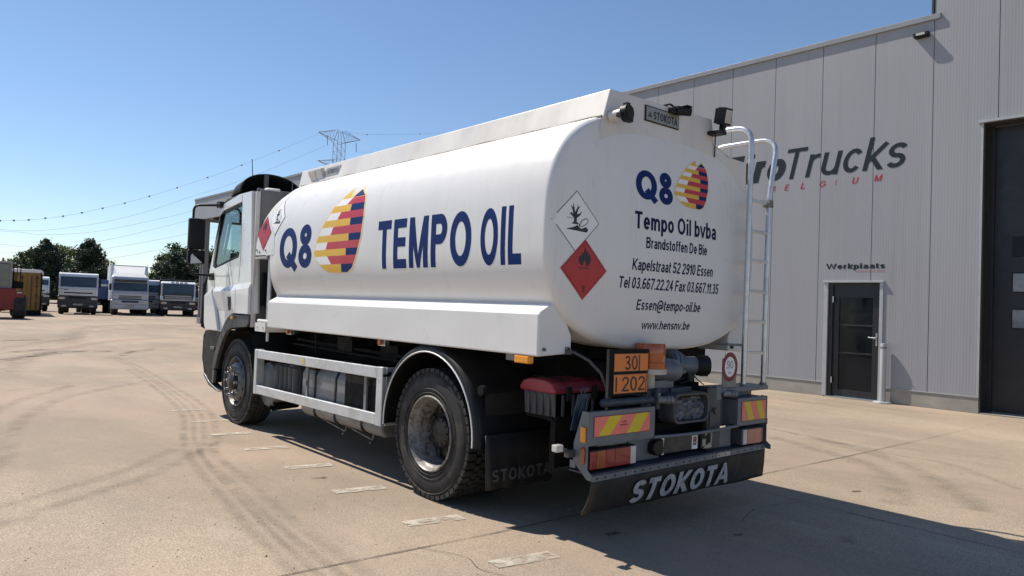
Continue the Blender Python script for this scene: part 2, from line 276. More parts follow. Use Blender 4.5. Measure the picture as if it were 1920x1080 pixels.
# ---- lettering and printed shapes laid on a surface -------------------------------------------
# ---- a plain grotesque alphabet drawn as strokes (capital height 1, x-height 0.73) -------------
def el(cx, cy, rx, ry, a0, a1, n=None):
    n = n or max(4, int(abs(a1 - a0) / 15)); return [(cx + rx * math.cos(R(a0 + (a1 - a0) * k / n)), cy + ry * math.sin(R(a0 + (a1 - a0) * k / n))) for k in range(n + 1)]
def glyph(ch, w):
    """strokes (polyline, closed), advance width, clip range"""
    h = w / 2; X = 0.73; S_ = []; wd = 0.5; clip = None
    def st(*p, c=False): S_.append((list(p), c))
    def ring(cx, cy, rx, ry): S_.append((el(cx, cy, rx, ry, 0, 360, 30)[:-1], True))
    def ess(W_, H_):
        q = (H_ - 2 * h) / 4; rx = W_ / 2 - h
        st(*(el(W_ / 2, H_ - h - q, rx, q, 25, 260) + el(W_ / 2, h + q, rx, q, 80, -155)))
    if ch == 'A': wd = .72; clip = (0, 1); st((h * .5 - .04, -.1), (.36, 1 - h * .2), (.72 - h * .5 + .04, -.1)); st((.15, .32), (.57, .32))
    elif ch == 'B': wd = .62; st((h, 0), (h, 1)); st(*([(h, 1 - h), (.36, 1 - h)] + el(.36, .76 - h * .0, .20, .24 - h, 90, -90) + [(h, .52)])); st(*([(h, .52), (.38, .52)] + el(.38, .26 + h * .5, .24 - h, .26 - h * .5, 90, -90) + [(h, h)]))
    elif ch == 'D': wd = .66; st((h, 0), (h, 1)); st(*([(h, 1 - h), (.28, 1 - h)] + el(.28, .5, .38 - h, .5 - h, 90, -90) + [(h, h)]))
    elif ch == 'E': wd = .56; st((h, 0), (h, 1)); st((h, 1 - h), (.55, 1 - h)); st((h, .53), (.52, .53)); st((h, h), (.56, h))
    elif ch == 'F': wd = .53; st((h, 0), (h, 1)); st((h, 1 - h), (.53, 1 - h)); st((h, .52), (.48, .52))
    elif ch == 'G': wd = .72; st(*(el(.37, .5, .37 - h, .5 - h, 38, 325) + [(.72 - h, .48)])); st((.72 - h, .46), (.40, .46)); 
    elif ch == 'I' or ch == 'l' or ch == '|': wd = w; st((h, 0), (h, 1))
    elif ch == 'K': wd = .66; clip = (0, 1); st((h, 0), (h, 1)); st((.66, 1.06), (h, .34)); st((.22, .52), (.68, -.06))
    elif ch == 'L': wd = .52; st((h, 0), (h, 1)); st((h, h), (.52, h))
    elif ch == 'M': wd = .76; clip = (0, 1); st((h, 0), (h, 1)); st((.76 - h, 0), (.76 - h, 1)); st((h * .9, 1.06), (.38, h * .4), (.76 - h * .9, 1.06))
    elif ch == 'O': wd = .74; ring(.37, .5, .37 - h, .5 - h)
    elif ch == 'P': wd = .60; st((h, 0), (h, 1)); st(*([(h, 1 - h), (.34, 1 - h)] + el(.34, .715, .26 - h, .285 - h, 90, -90) + [(h, .43 + h)]))
    elif ch == 'Q': wd = .80; ring(.40, .5, .40 - h, .5 - h); st((.40, .34), (.76, -.04))
    elif ch == 'R': wd = .66; clip = (0, 1); st((h, 0), (h, 1)); st(*([(h, 1 - h), (.36, 1 - h)] + el(.36, .74, .26 - h, .26 - h, 90, -90) + [(h, .48 + h)])); st((.34, .5), (.64, -.05))
    elif ch == 'S': wd = .62; ess(.62, 1.0)
    elif ch == 'T': wd = .60; st((.30, 0), (.30, 1)); st((0, 1 - h), (.60, 1 - h))
    elif ch == 'U': wd = .66; st(*([(h, 1)] + el(.33, .30, .33 - h, .30 - h, 180, 360) + [(.66 - h, 1)]))
    elif ch == 'W': wd = .96; clip = (0, 1); st((h * .2, 1.06), (.25, h * .2), (.48, .94), (.71, h * .2), (.96 - h * .2, 1.06))
    elif ch == 'a': wd = .50; st(*([(.5 - h, 0)] + el(.255, X - h - .17, .245 - h, .17, 0, 160))); st(*([(.5 - h, .44)] + el(.225, .225, .225 - h, .215 - h * .9, 90, 270) + [(.32, h * 1.1), (.5 - h, .17)]))
    elif ch == 'b': wd = .52; st((h, 0), (h, 1)); ring(.275, .365, .255 - h + .01, .365 - h)
    elif ch == 'c': wd = .48; st(*el(.255, .365, .255 - h, .365 - h, 40, 320))
    elif ch == 'd': wd = .52; st((.52 - h, 0), (.52 - h, 1)); ring(.245, .365, .245 - h + .01, .365 - h)
    elif ch == 'e': wd = .52; st(*([(h, .37), (.52 - h, .37)] + el(.26, .365, .26 - h, .365 - h, 4, 322)))
    elif ch == 'f': wd = .32; st(*([(.13, 0), (.13, .80)] + el(.13 + .14, .82, .14, .18 - h, 180, 95) + [(.33, 1 - h)])); st((0, X - h), (.31, X - h))
    elif ch == 'h': wd = .50; st((h, 0), (h, 1)); st(*([(h, X - .35)] + el(.25, X - h - .2, .25 - h, .2, 180, 0) + [(.5 - h, 0)]))
    elif ch == 'i': wd = w; st((h, 0), (h, X)); st((h, .86), (h, 1))
    elif ch == 'k': wd = .48; clip = (0, 1); st((h, 0), (h, 1)); S_.append(([(.48, .79), (h, .24)], False)); st((.17, .40), (.50, -.06)); 
    elif ch == 'm': wd = .78; st((h, 0), (h, X)); st(*([(h, X - .35)] + el(.215, X - h - .18, .215 - h, .18, 180, 0) + [(.43 - h, 0)])); st(*([(.43 - h, X - .35)] + el(.39 - h * .5 + .18, X - h - .18, .205 - h * .5, .18, 180, 0) + [(.78 - h, 0)]))
    elif ch == 'n': wd = .50; st((h, 0), (h, X)); st(*([(h, X - .35)] + el(.25, X - h - .2, .25 - h, .2, 180, 0) + [(.5 - h, 0)]))
    elif ch == 'o': wd = .54; ring(.27, .365, .27 - h, .365 - h)
    elif ch == 'p': wd = .52; st((h, -.27), (h, X)); ring(.275, .365, .255 - h + .01, .365 - h)
    elif ch == 'r': wd = .32; st((h, 0), (h, X)); st(*([(h, X - .36)] + el(.27, X - h - .2, .27 - h, .2, 180, 80)))
    elif ch == 's': wd = .46; ess(.46, X)
    elif ch == 't': wd = .30; st(*([(.12, .93), (.12, .22)] + el(.12 + .12, .13 + h * .3, .12, .14 - h * .7, 180, 275) + [(.31, h)])); st((0, X - h), (.30, X - h))
    elif ch == 'u': wd = .50; st((.5 - h, 0), (.5 - h, X)); st(*([(h, X)] + el(.25, h + .2, .25 - h, .2, 180, 360)))
    elif ch == 'v': wd = .50; clip = (0, X); st((h * .1, X + .06), (.25, h * .3), (.5 - h * .1, X + .06))
    elif ch == 'w': wd = .74; clip = (0, X); st((h * .1, X + .06), (.20, h * .3), (.37, X - .04), (.54, h * .3), (.74 - h * .1, X + .06))
    elif ch == 'x': wd = .48; clip = (0, X); st((-.01, X + .06), (.49, -.06)); st((.49, X + .06), (-.01, -.06))
    elif ch == '0': wd = .54; ring(.27, .5, .27 - h, .5 - h)
    elif ch == '1': wd = .32; st((.32 - h, 0), (.32 - h, 1)); st((.32 - h, .90), (.0, .68))
    elif ch == '2': wd = .54; st(*(el(.27, .71, .27 - h, .29 - h, 175, -25) + [(h, h * 1.3)])); st((0, h), (.54, h))
    elif ch == '3': wd = .54; st(*(el(.26, .75, .24 - h, .25 - h, 165, -80))); st(*(el(.27, .27, .27 - h, .27 - h, 100, -165))); st((.18, .53), (.32, .53))
    elif ch == '4': wd = .56; st((.43 - h, 0), (.43 - h, 1)); st((.43 - h, .95), (h * .9, .30)); st((0, .25 + h * .5), (.56, .25 + h * .5))
    elif ch == '5': wd = .54; st((.50, 1 - h), (.13, 1 - h)); st((.13, 1), (.09, .50)); st(*(el(.26, .32, .28 - h, .32 - h, 140, -160)))
    elif ch == '6': wd = .54; ring(.27, .31, .27 - h, .31 - h); st(*(el(.30, .55, .30 - h, .45 - h, 45, 190) + [(h, .31)]))
    elif ch == '7': wd = .54; st((0, 1 - h), (.54, 1 - h)); st((.50, 1 - h), (.28, .45), (.19, 0))
    elif ch == '8': wd = .56; ring(.28, .765, .24 - h, .235 - h * .9); ring(.28, .275, .28 - h, .275 - h)
    elif ch == '9': wd = .54; ring(.27, .69, .27 - h, .31 - h); st(*(el(.24, .45, .30 - h, .45 - h, -135, 10) + [(.54 - h, .69)]))
    elif ch == '.': wd = w; st((h, 0), (h, w))
    elif ch == '-': wd = .30; st((0, .37), (.30, .37))
    elif ch == '@': wd = .95; ring(.46, .36, .17, .19); st((.66, .56), (.63, .30)); st(*([(.63, .30)] + el(.74, .34, .11, .14, 200, 350) + el(.47, .38, .41, .56, 0, 300, 24)))
    return S_, wd, clip
def glyphs_bm(body, w, shear):
    bm = bmesh.new(); x = 0.0; lift = 0
    for ch in body:
        if ch == ' ': x += 0.26; continue
        S_, wd, clip = glyph(ch, w); gb = bmesh.new()
        for k, (P, closed) in enumerate(S_):
            P = [Vector((p[0], p[1])) for p in P]; P = [p for j, p in enumerate(P) if j == 0 or (p - P[j - 1]).length > 1e-5]; n = len(P); L_, R_ = [], []
            for j in range(n):
                a = P[j - 1] if (j > 0 or closed) else None; b = P[(j + 1) % n] if (j < n - 1 or closed) else None
                d0 = (P[j] - a).normalized() if a is not None else None; d1 = (b - P[j]).normalized() if b is not None else None
                d = (d0 + d1).normalized() if d0 is not None and d1 is not None and (d0 + d1).length > 1e-3 else (d1 if d1 is not None else d0)
                nn = Vector((-d.y, d.x)); m = 1.0
                if d0 is not None and d1 is not None: m = min(2.4, 1.0 / max(0.2, nn.dot(Vector((-d1.y, d1.x)))))
                L_.append(P[j] + nn * (w / 2 * m)); R_.append(P[j] - nn * (w / 2 * m))
            z = k * 0.00012
            vl = [gb.verts.new((p.x, p.y, z)) for p in L_]; vr = [gb.verts.new((p.x, p.y, z)) for p in R_]
            for j in range(n if closed else n - 1):
                q = (j + 1) % n; gb.faces.new([vl[j], vl[q], vr[q], vr[j]])
        if clip:
            for no, co in ((Vector((0, -1, 0)), clip[0]), (Vector((0, 1, 0)), clip[1])):
                bmesh.ops.bisect_plane(gb, geom=gb.verts[:] + gb.edges[:] + gb.faces[:], plane_co=(0, co, 0), plane_no=no, clear_outer=True)
        for v in gb.verts: v.co.x += x
        me = bpy.data.meshes.new("tmp"); gb.to_mesh(me); gb.free(); bm.from_mesh(me); bpy.data.meshes.remove(me)
        x += wd + 0.095 + (0.02 if ch.isupper() else 0)
    for v in bm.verts: v.co.x += shear * v.co.y
    return bm
def cut(bm, us, vs):
    for axis, vals in ((0, us), (1, vs)):
        for val in vals:
            no = Vector((1, 0, 0)) if axis == 0 else Vector((0, 1, 0)); co = no * val
            bmesh.ops.bisect_plane(bm, geom=bm.verts[:] + bm.edges[:] + bm.faces[:], plane_co=co, plane_no=no)
def frange(a, b, s):
    out = []; x = a + s
    while x < b - s * 0.2: out.append(x); x += s
    return out
def lay(bm, name, mats, parent, mp, step):
    us = [v.co.x for v in bm.verts]; vs = [v.co.y for v in bm.verts]
    if step: cut(bm, frange(min(us), max(us), step), frange(min(vs), max(vs), step))
    for v in bm.verts: v.co = Vector(mp(v.co.x, v.co.y, v.co.z))
    me = bpy.data.meshes.new(name); bm.to_mesh(me); bm.free()
    for m in (mats if isinstance(mats, (list, tuple)) else [mats]): me.materials.append(M[m])
    o = bpy.data.objects.new(name, me); COL.objects.link(o); o.parent = parent
    return o
def text(parent, m, body, u0, u1, v0, v1, mp, w=0.165, shear=0.0, step=0.05, name="lettering"):
    """body between u0..u1, baseline v0, capital height v1, laid on the surface mp(u, v, lift)."""
    bm = glyphs_bm(body, w, shear)
    xs = [v.co.x for v in bm.verts]; a, b = min(xs), max(xs)
    for v in bm.verts: v.co = Vector((u0 + (v.co.x - a) / (b - a) * (u1 - u0), v0 + v.co.y * (v1 - v0), v.co.z))
    return lay(bm, name, m, parent, mp, step)
def shapes(parent, name, polys, mp, step=0.05):
    """polys: list of (material, [(u, v)...], lift); one printed mesh with a slot per colour."""
    mats = []; bm = bmesh.new()
    for m, pts, lift in polys:
        if m not in mats: mats.append(m)
        vs = [bm.verts.new((p[0], p[1], lift)) for p in pts]
        for t in tessellate_polygon([[Vector((p[0], p[1], 0)) for p in pts]]):
            try: f = bm.faces.new([vs[k] for k in t]); f.material_index = mats.index(m)
            except ValueError: pass
    return lay(bm, name, mats, parent, mp, step)

# ================================================================== THE TANKER TRUCK
truck = thing("tanker_truck", "white fuel tanker truck with blue lettering, seen from its rear left", "tanker truck")
TA, TBT, TBB, TNT, TNB, TZ, TR_, TY0, TRC = 1.235, 0.915, 0.81, 3.0, 2.9, 2.067, 10.0, 0.18, 0.055
def tk_side(z, off=0.0):
    d = z - TZ; b, n = (TBT, TNT) if d >= 0 else (TBB, TNB)
    return (TA + off) * max(0.0, 1 - abs(d / b) ** n) ** (1 / n)
def tk_norm(x, z):
    d = z - TZ; b, n = (TBT, TNT) if d >= 0 else (TBB, TNB)
    return (abs(x / TA) ** n + abs(d / b) ** n) ** (1 / n)
_te = (TA - TRC) / TA; _p0 = math.asin(_te * TA / TR_); _k = (TA - _te * TA) / (1 - math.sin(_p0))
def tk_head(t):
    t = min(t, 1.0)
    if t <= _te: return TY0 + TR_ - math.sqrt(TR_ ** 2 - (t * TA) ** 2)
    sp = min(1.0, math.sin(_p0) + (t - _te) * TA / _k)
    return TY0 + TR_ - math.sqrt(TR_ ** 2 - (_te * TA) ** 2) + _k * (math.cos(_p0) - math.sqrt(1 - sp * sp))
def tk_sec(s=1.0, n=112):
    out = []
    for k in range(n):
        a = 2 * math.pi * k / n; c, d = math.cos(a), math.sin(a); b, e = (TBT, TNT) if d >= 0 else (TBB, TNB)
        out.append((s * TA * math.copysign(abs(c) ** (2 / e), c), TZ + s * b * math.copysign(abs(d) ** (2 / e), d)))
    return out
g = G(); rings = []
for t in [0.02, 0.2, 0.4, 0.6, 0.75, 0.85, _te] + [1 - (1 - _te) * (1 - q) for q in (0.25, 0.45, 0.62, 0.76, 0.87, 0.94, 0.98, 1.0)]:
    rings.append([(x, tk_head(t), z) for x, z in tk_sec(t)])
for y in (0.8, 1.6, 2.4, 3.2, 4.0, 4.6, 4.80): rings.append([(x, y, z) for x, z in tk_sec()])
for t, y in ((0.99, 4.83), (0.96, 4.86), (0.90, 4.88), (0.3, 4.92)): rings.append([(x, y, z) for x, z in tk_sec(t)])
g.loft(rings, True, True)
tank = g.build("tank", 'tank_white', truck, smooth=40)
# forward cowl above the recess in front of the tank
g = G(); up = [p for p in tk_sec(1.0012, 160) if p[1] > 2.03]
def yf(z): return max(4.86, 5.235 - 0.75 * max(0.0, z - 2.12) ** 1.5)
up = sorted(up, key=lambda p: math.atan2(p[1] - 2.0, p[0]), reverse=True)
up = [(up[0][0], 2.03)] + up + [(up[-1][0], 2.03)]
g.loft([[(x, 4.70, z) for x, z in up], [(x, yf(z) - 0.03, z) for x, z in up], [(x * 0.994, yf(z), 2.03 + (z - 2.03) * 0.99) for x, z in up], [(x * 0.95, yf(z) - 0.004, 2.05 + (z - 2.05) * 0.95) for x, z in up], [(x * 0.4, 5.0, 2.2 + (z - 2.2) * 0.4) for x, z in up]], False)
for sx in (-1, 1):
    g.box(min(sx * 1.236, sx * 0.9), max(sx * 1.236, sx * 0.9), 4.86, 5.225, 2.0, 2.035)
g.build("front_cowl", 'tank_white', truck, smooth=35)
g = G()
for sx in (-1, 1):
    g.tube([(sx * 1.242, 5.21, 2.035), (sx * 1.242, 4.90, 2.035), (sx * 1.238, 4.865, 2.02), (sx * 1.235, 4.85, 1.98)], 0.012, 8)
    for y, z in ((5.18, 2.10), (5.10, 2.075), (4.93, 2.09)): g.cyl((sx * 1.23, y, z), (sx * 1.245, y, z), 0.012)
g.build_each("cowl_edge", 'alu_dark', truck, smooth=50)

# coaming along the top, with the walkway plate on its right
g = G()
prof = [(-0.80, 2.78), (-0.70, 3.105), (0.52, 3.125), (0.585, 2.84), (0.585, 2.7), (-0.80, 2.7)]
A = [(x, 0.236, z) for x, z in prof]; B = [(x, 5.15 if z < 2.9 else 5.235, z) for x, z in prof]
g.loft([A, B], True, True)
g.prism([(0.585, 2.60), (0.585, 2.862), (1.045, 2.850), (1.045, 2.60)], 'y', 0.238, 0.285)
g.prism([(0.60, 2.70), (0.60, 2.846), (1.0, 2.838), (1.0, 2.60)], 'y', 0.285, 4.7)
coam = g.build("coaming", 'coaming', truck, bevel=0.008)
g = G(); g.box(-0.73, 0.55, 0.22, 0.232, 3.02, 3.025); 
g = G()
g.tube([(x, tk_head(tk_norm(x, z)) - 0.004, z) for x, z in [(xx, TZ + TBT * max(0.0, 1 - abs(xx / TA) ** 3) ** (1 / 3) * 0.972) for xx in [-0.80 + 1.88 * k / 24 for k in range(25)]]], 0.011, 6)
g.build("weld_seam", 'coaming', truck, smooth=60)

g = G(); rr = [(-0.768, 0.25 + 4.85 * k / 40, 2.900 + 0.003 * math.sin(k * 1.3)) for k in range(41)]; g.tube(rr, 0.010, 6)
g.build("seam_sealant", mat("dirty_sealant", (0.30, 0.275, 0.235), 0.7, 0, 0.35, 9, (0.08, 0.07, 0.06), 0.9, (3, 2, 3)), truck, smooth=60)
# ---- print on the tank
LIFT = 0.0010
def mp_side(u, v, l=0.0): return (-tk_side(v) - LIFT - l, -u, v)          # u = -y, v = z
def mp_rear(u, v, l=0.0): return (u, tk_head(tk_norm(u, v)) - LIFT - l, v)
text(tank, 'blue_ink', "TEMPO", -2.44, -1.085, 1.836, 2.254, mp_side, 0.185)
text(tank, 'blue_ink', "OIL", -0.975, -0.523, 1.836, 2.250, mp_side, 0.185)
text(tank, 'blue_ink', "Q", -4.545, -4.085, 1.878, 2.310, mp_side, 0.20)
text(tank, 'blue_ink', "8", -4.062, -3.752, 1.872, 2.318, mp_side, 0.20)
LV = [2.612, 2.525, 2.462, 2.395, 2.325, 2.257, 2.180, 2.113, 2.042, 1.976, 1.896, 1.818]
OL = [(2.612, 3.085), (2.536, 3.225), (2.455, 3.345), (2.348, 3.446), (2.236, 3.562), (2.092, 3.652), (2.009, 3.690), (1.932, 3.620), (1.861, 3.500), (1.83, 3.42), (1.818, 3.36)]
OR = [(2.612, 2.893), (2.54, 2.80), (2.467, 2.764), (2.326, 2.733), (2.146, 2.755), (1.958, 2.834), (1.842, 2.924), (1.825, 2.96), (1.818, 3.0)]
def ev(tab, z):
    for (z0, a), (z1, b) in zip(tab, tab[1:]):
        if z1 <= z <= z0: return a + (b - a) * (z0 - z) / (z0 - z1)
    return tab[-1][1] if z < tab[-1][0] else tab[0][1]
def sail(zfun, ufun):
    P = []
    def row(m, z0, z1, l, r, lift=0.0006):
        zs = [z0, (z0 + z1) / 2, z1]
        P.append((m, [(ufun(l(z)), zfun(z)) for z in zs] + [(ufun(r(z)), zfun(z)) for z in zs[::-1]], lift))
    OL_, OR_ = (lambda z: ev(OL, z)), (lambda z: ev(OR, z))
    ring = [(ufun(y + 0.022), zfun(z + 0.004)) for z, y in OL] + [(ufun(3.19), zfun(1.806)), (ufun(3.05), zfun(1.806))] + [(ufun(y - 0.022), zfun(z - 0.004)) for z, y in OR[::-1]] + [(ufun(2.87), zfun(2.63)), (ufun(3.04), zfun(2.55)), (ufun(3.075), zfun(2.63))]
    P.append(('pale_yellow', ring, 0.0))
    yel_end = [None, None, 3.003, None, 2.972, None, 2.982, None, 3.026, None, 3.118]
    red_a = {1: (3.02, 3.10), 3: (3.185, 3.235), 5: (3.305, 3.350), 7: (3.405, 3.440), 9: (3.405, 3.318)}
    P.append(('yellow_ink', [(ufun(3.090), zfun(2.607)), (ufun(3.23), zfun(2.53)), (ufun(3.065), zfun(2.53))], 0.0006))
    P.append(('blue_ink', [(ufun(2.90), zfun(2.60)), (ufun(3.02), zfun(2.53)), (ufun(2.80), zfun(2.53))], 0.0006))
    for k in range(1, 11):
        z0, z1 = LV[k], LV[k + 1]
        if k % 2:
            a, b = red_a[k]; spl = lambda z, a=a, b=b, z0=z0, z1=z1: a + (b - a) * (z0 - z) / (z0 - z1)
            row('white_ink', z0, z1, OL_, spl); row('red_ink', z0, z1, spl, OR_)
        else:
            e = yel_end[k]; row('yellow_ink', z0, z1, OL_, lambda z, e=e: e); row('blue_ink', z0, z1, lambda z, e=e: e, OR_)
    return P
shapes(tank, "emblem", sail(lambda z: z, lambda y: -y), mp_side, 0.05)
shapes(tank, "emblem", sail(lambda z: 2.362 + (z - 1.816) / (2.607 - 1.816) * 0.378, lambda y: 0.005 + (3.693 - y) / (3.693 - 2.73) * 0.45), mp_rear, 0.06)
text(tank, 'blue_ink', "Q", -0.440, -0.195, 2.362, 2.578, mp_rear, 0.21)
text(tank, 'blue_ink', "8", -0.182, -0.018, 2.350, 2.590, mp_rear, 0.21)
text(tank, 'navy_ink', "Tempo Oil bvba", -0.448, 0.562, 2.142, 2.268, mp_rear, 0.175)
text(tank, 'navy_ink', "Brandstoffen De Bie", -0.320, 0.437, 2.008, 2.090, mp_rear, 0.165)
text(tank, 'navy_ink', "Kapelstraat 52 2910 Essen", -0.460, 0.533, 1.842, 1.926, mp_rear, 0.155, 0.10)
text(tank, 'navy_ink', "Tel 03.667.22.24 Fax 03.667.11.35", -0.580, 0.632, 1.708, 1.790, mp_rear, 0.155, 0.10)
text(tank, 'navy_ink', "Essen@tempo-oil.be", -0.380, 0.398, 1.556, 1.632, mp_rear, 0.155, 0.10)
text(tank, 'navy_ink', "www.hensnv.be", -0.293, 0.287, 1.415, 1.480, mp_rear, 0.155, 0.10)
def placard(cu, cv, r, kind, mp, sc=1.0, off=(0, 0)):
    cx, cz = cu, cv
    Q = lambda pts: [(cx + u * r, cz + v * r) for u, v in pts]
    D = lambda s: Q([(0, s), (s, 0), (0, -s), (-s, 0)])
    if kind == 'flame':
        P = [('sign_red', D(1.0), 0.0), ('black_ink', D(0.93), 0.0004), ('sign_red', D(0.91), 0.0008)]
        fl = [(-0.20, 0.18), (-0.27, 0.30), (-0.22, 0.47), (-0.16, 0.40), (-0.12, 0.58), (-0.07, 0.50), (0.0, 0.78), (0.06, 0.55), (0.12, 0.64), (0.14, 0.46), (0.20, 0.54), (0.27, 0.36), (0.22, 0.20), (0.12, 0.10), (0.07, 0.12), (0.05, 0.24), (-0.02, 0.30), (-0.08, 0.20), (-0.06, 0.10)]
        P.append(('black_ink', Q(fl), 0.0012)); P.append(('black_ink', Q([(-0.26, 0.03), (0.24, 0.03), (0.24, 0.06), (-0.26, 0.06)]), 0.0012))
    else:
        P = [('black_ink', D(1.0), 0.0), ('white_ink', D(0.965), 0.0004)]
        tr = [(-0.20, -0.10), (-0.10, -0.02), (-0.10, 0.10), (-0.26, 0.22), (-0.30, 0.18), (-0.22, 0.28), (-0.12, 0.22), (-0.20, 0.42), (-0.26, 0.50), (-0.15, 0.44), (-0.14, 0.60), (-0.10, 0.46), (-0.06, 0.28), (0.04, 0.46), (0.02, 0.56), (0.08, 0.46), (0.16, 0.52), (0.06, 0.36), (0.02, 0.22), (0.14, 0.26), (0.24, 0.36), (0.16, 0.20), (0.02, 0.10), (0.02, -0.02), (0.14, -0.10)]
        P.append(('black_ink', Q(tr), 0.0012))
        P.append(('black_ink', Q([(-0.42, -0.28), (-0.10, -0.20), (0.05, -0.12), (0.22, -0.24), (0.42, -0.16), (0.52, -0.24), (0.46, -0.34)]), 0.0012))
        P.append(('black_ink', Q([(0.10, -0.14), (0.24, 0.06), (0.42, 0.14), (0.52, 0.08), (0.50, -0.02), (0.40, -0.10), (0.24, -0.18)]), 0.0012))
        P.append(('white_ink', Q([(0.15, -0.13), (0.26, 0.04), (0.42, 0.11), (0.49, 0.06), (0.47, -0.01), (0.38, -0.08), (0.25, -0.15)]), 0.0016))
        P.append(('black_ink', Q([(-0.40, 0.10), (-0.10, 0.095), (-0.10, 0.08), (-0.40, 0.085)]), 0.0012))
    shapes(tank, "hazard_placard", P, mp, 0.05)
    if kind == 'flame' and mp is mp_rear: text(tank, 'black_ink', "3", cx - 0.014, cx + 0.022, cz - r * 0.74, cz - r * 0.55, lambda u, v, l=0: mp(u, v, l + 0.0014), 0.15)
placard(-1.005, 2.137, 0.207, 'fish', mp_rear)
placard(-0.920, 1.815, 0.207, 'flame', lambda u, v, l=0: mp_rear(u, v, l + 0.002))
text(tank, 'black_ink', "3", -0.935, -0.905, 1.660, 1.705, lambda u, v, l=0: mp_rear(u, v, l + 0.005), 0.15)
placard(-4.70, 2.443, 0.20, 'fish', lambda u, v, l=0: mp_side(u, v, l + 0.0024))
placard(-5.00, 2.288, 0.20, 'flame', lambda u, v, l=0: mp_side(u, v, l + 0.003))

# ---- side skirts with marker lamps
for sx in (-1, 1):
    g = G(); pr = [(sx * 1.25, 1.222), (sx * 1.25, 1.500), (sx * 1.235, 1.522), (sx * 1.085, 1.600), (sx * 1.05, 1.565), (sx * 0.94, 1.36), (sx * 0.94, 1.240)]
    g.prism(pr, 'y', 0.30, 4.77)
    sk = g.build("side_skirt", 'white', truck, bevel=0.012)
    for y in ((0.46, 2.38, 4.31) if sx < 0 else (2.38, 4.31)):
        if y < 1:
            g = G(); g.box(sx * 1.20, sx * 1.16, y + 0.06, y + 0.22, 1.175, 1.222); g.build("lamp_bracket", 'alu_dark', sk)
            g = G(); g.box(sx * 1.252, sx * 1.20, y - 0.07, y + 0.075, 1.168, 1.220); g.build("marker_lamp", 'amber', sk, bevel=0.008)
        else:
            g = G(); g.box(sx * 1.19, sx * 1.15, y - 0.055, y + 0.055, 1.165, 1.222); g.build("lamp_bracket", 'silver', sk)
            g = G(); g.cyl((sx * 1.19, y + 0.01, 1.195), (sx * 1.215, y + 0.01, 1.195), 0.024, seg=14); g.build("marker_lamp", 'amber_dark', sk, smooth=40)
    g = G(); g.box(sx * 1.255 if sx < 0 else sx * 1.0, sx * 1.0 if sx < 0 else sx * 1.255, 4.80, 5.10, 1.165, 1.262); g.cyl((sx * 1.23, 4.78, 1.285), (sx * 1.23, 5.06, 1.285), 0.020); g.cyl((sx * 1.20, 4.86, 1.16), (sx * 1.20, 4.86, 1.06), 0.016)
    g.cyl((sx * 1.257, 5.04, 1.22), (sx * 1.262, 5.04, 1.22), 0.014); g.cyl((sx * 1.257, 4.87, 1.22), (sx * 1.262, 4.87, 1.22), 0.014)
    g.build("skirt_bracket", 'white', sk, bevel=0.004)
    g = G(); g.box(sx * 1.0, sx * 0.97, 0.285, 0.30, 1.26, 1.285); g.cyl((sx * 1.20, 0.296, 1.27), (sx * 1.20, 0.285, 1.27), 0.012); g.cyl((sx * 0.98, 0.296, 1.27), (sx * 0.98, 0.285, 1.27), 0.012); g.build_each("bolt", 'rim_rust', sk)

# ---- side guards
def shz(y): return 0.03 * (5.10 - y) / 2.84
for sx in (-1, 1):
    g = G()
    def bar(y0, y1, z0, z1, x0, x1):
        c = [(x, y, z + shz(y)) for z in (z0, z1) for y in (y0, y1) for x in (sx * x0, sx * x1)]
        v = [g.bm.verts.new(p) for p in c]
        for q in ((0, 2, 3, 1), (4, 5, 7, 6), (0, 1, 5, 4), (2, 6, 7, 3), (0, 4, 6, 2), (1, 3, 7, 5)): g._f([v[k] for k in q])
    bar(2.36, 5.03, 0.856, 0.953, 1.24, 1.205); bar(2.36, 5.03, 0.455, 0.551, 1.24, 1.205)
    bar(5.03, 5.105, 0.450, 0.957, 1.242, 1.15); bar(2.262, 2.36, 0.450, 0.957, 1.242, 1.205); bar(2.258, 2.275, 0.453, 0.954, 1.203, 1.06)
    sg = g.build("side_guard", 'alu_guard', truck, bevel=0.006)
    g = G(); bar(3.79, 3.83, 0.55, 0.86, 1.20, 1.18); bar(2.60, 2.64, 0.55, 0.86, 1.20, 1.18); bar(3.795, 3.825, 0.66, 0.71, 1.215, 1.20); g.build_each("guard_post", 'alu_dark', sg)
    g = G(); bar(3.70, 3.90, 0.82, 0.855, 1.17, 0.42); bar(2.55, 2.70, 0.82, 0.855, 1.17, 0.42); bar(5.03, 5.09, 0.82, 0.855, 1.14, 0.42); g.build_each("guard_stay", 'chassis', sg)
    if sx < 0: shapes(sg, "warning_sticker", [('pale_yellow', [(-3.86, 0.895), (-3.77, 0.895), (-3.815, 0.965)], 0), ('yellow_ink', [(-3.845, 0.901), (-3.785, 0.901), (-3.815, 0.95)], 0.0005)], lambda u, v, l=0: (-1.2435 - l, -u, v), 0)

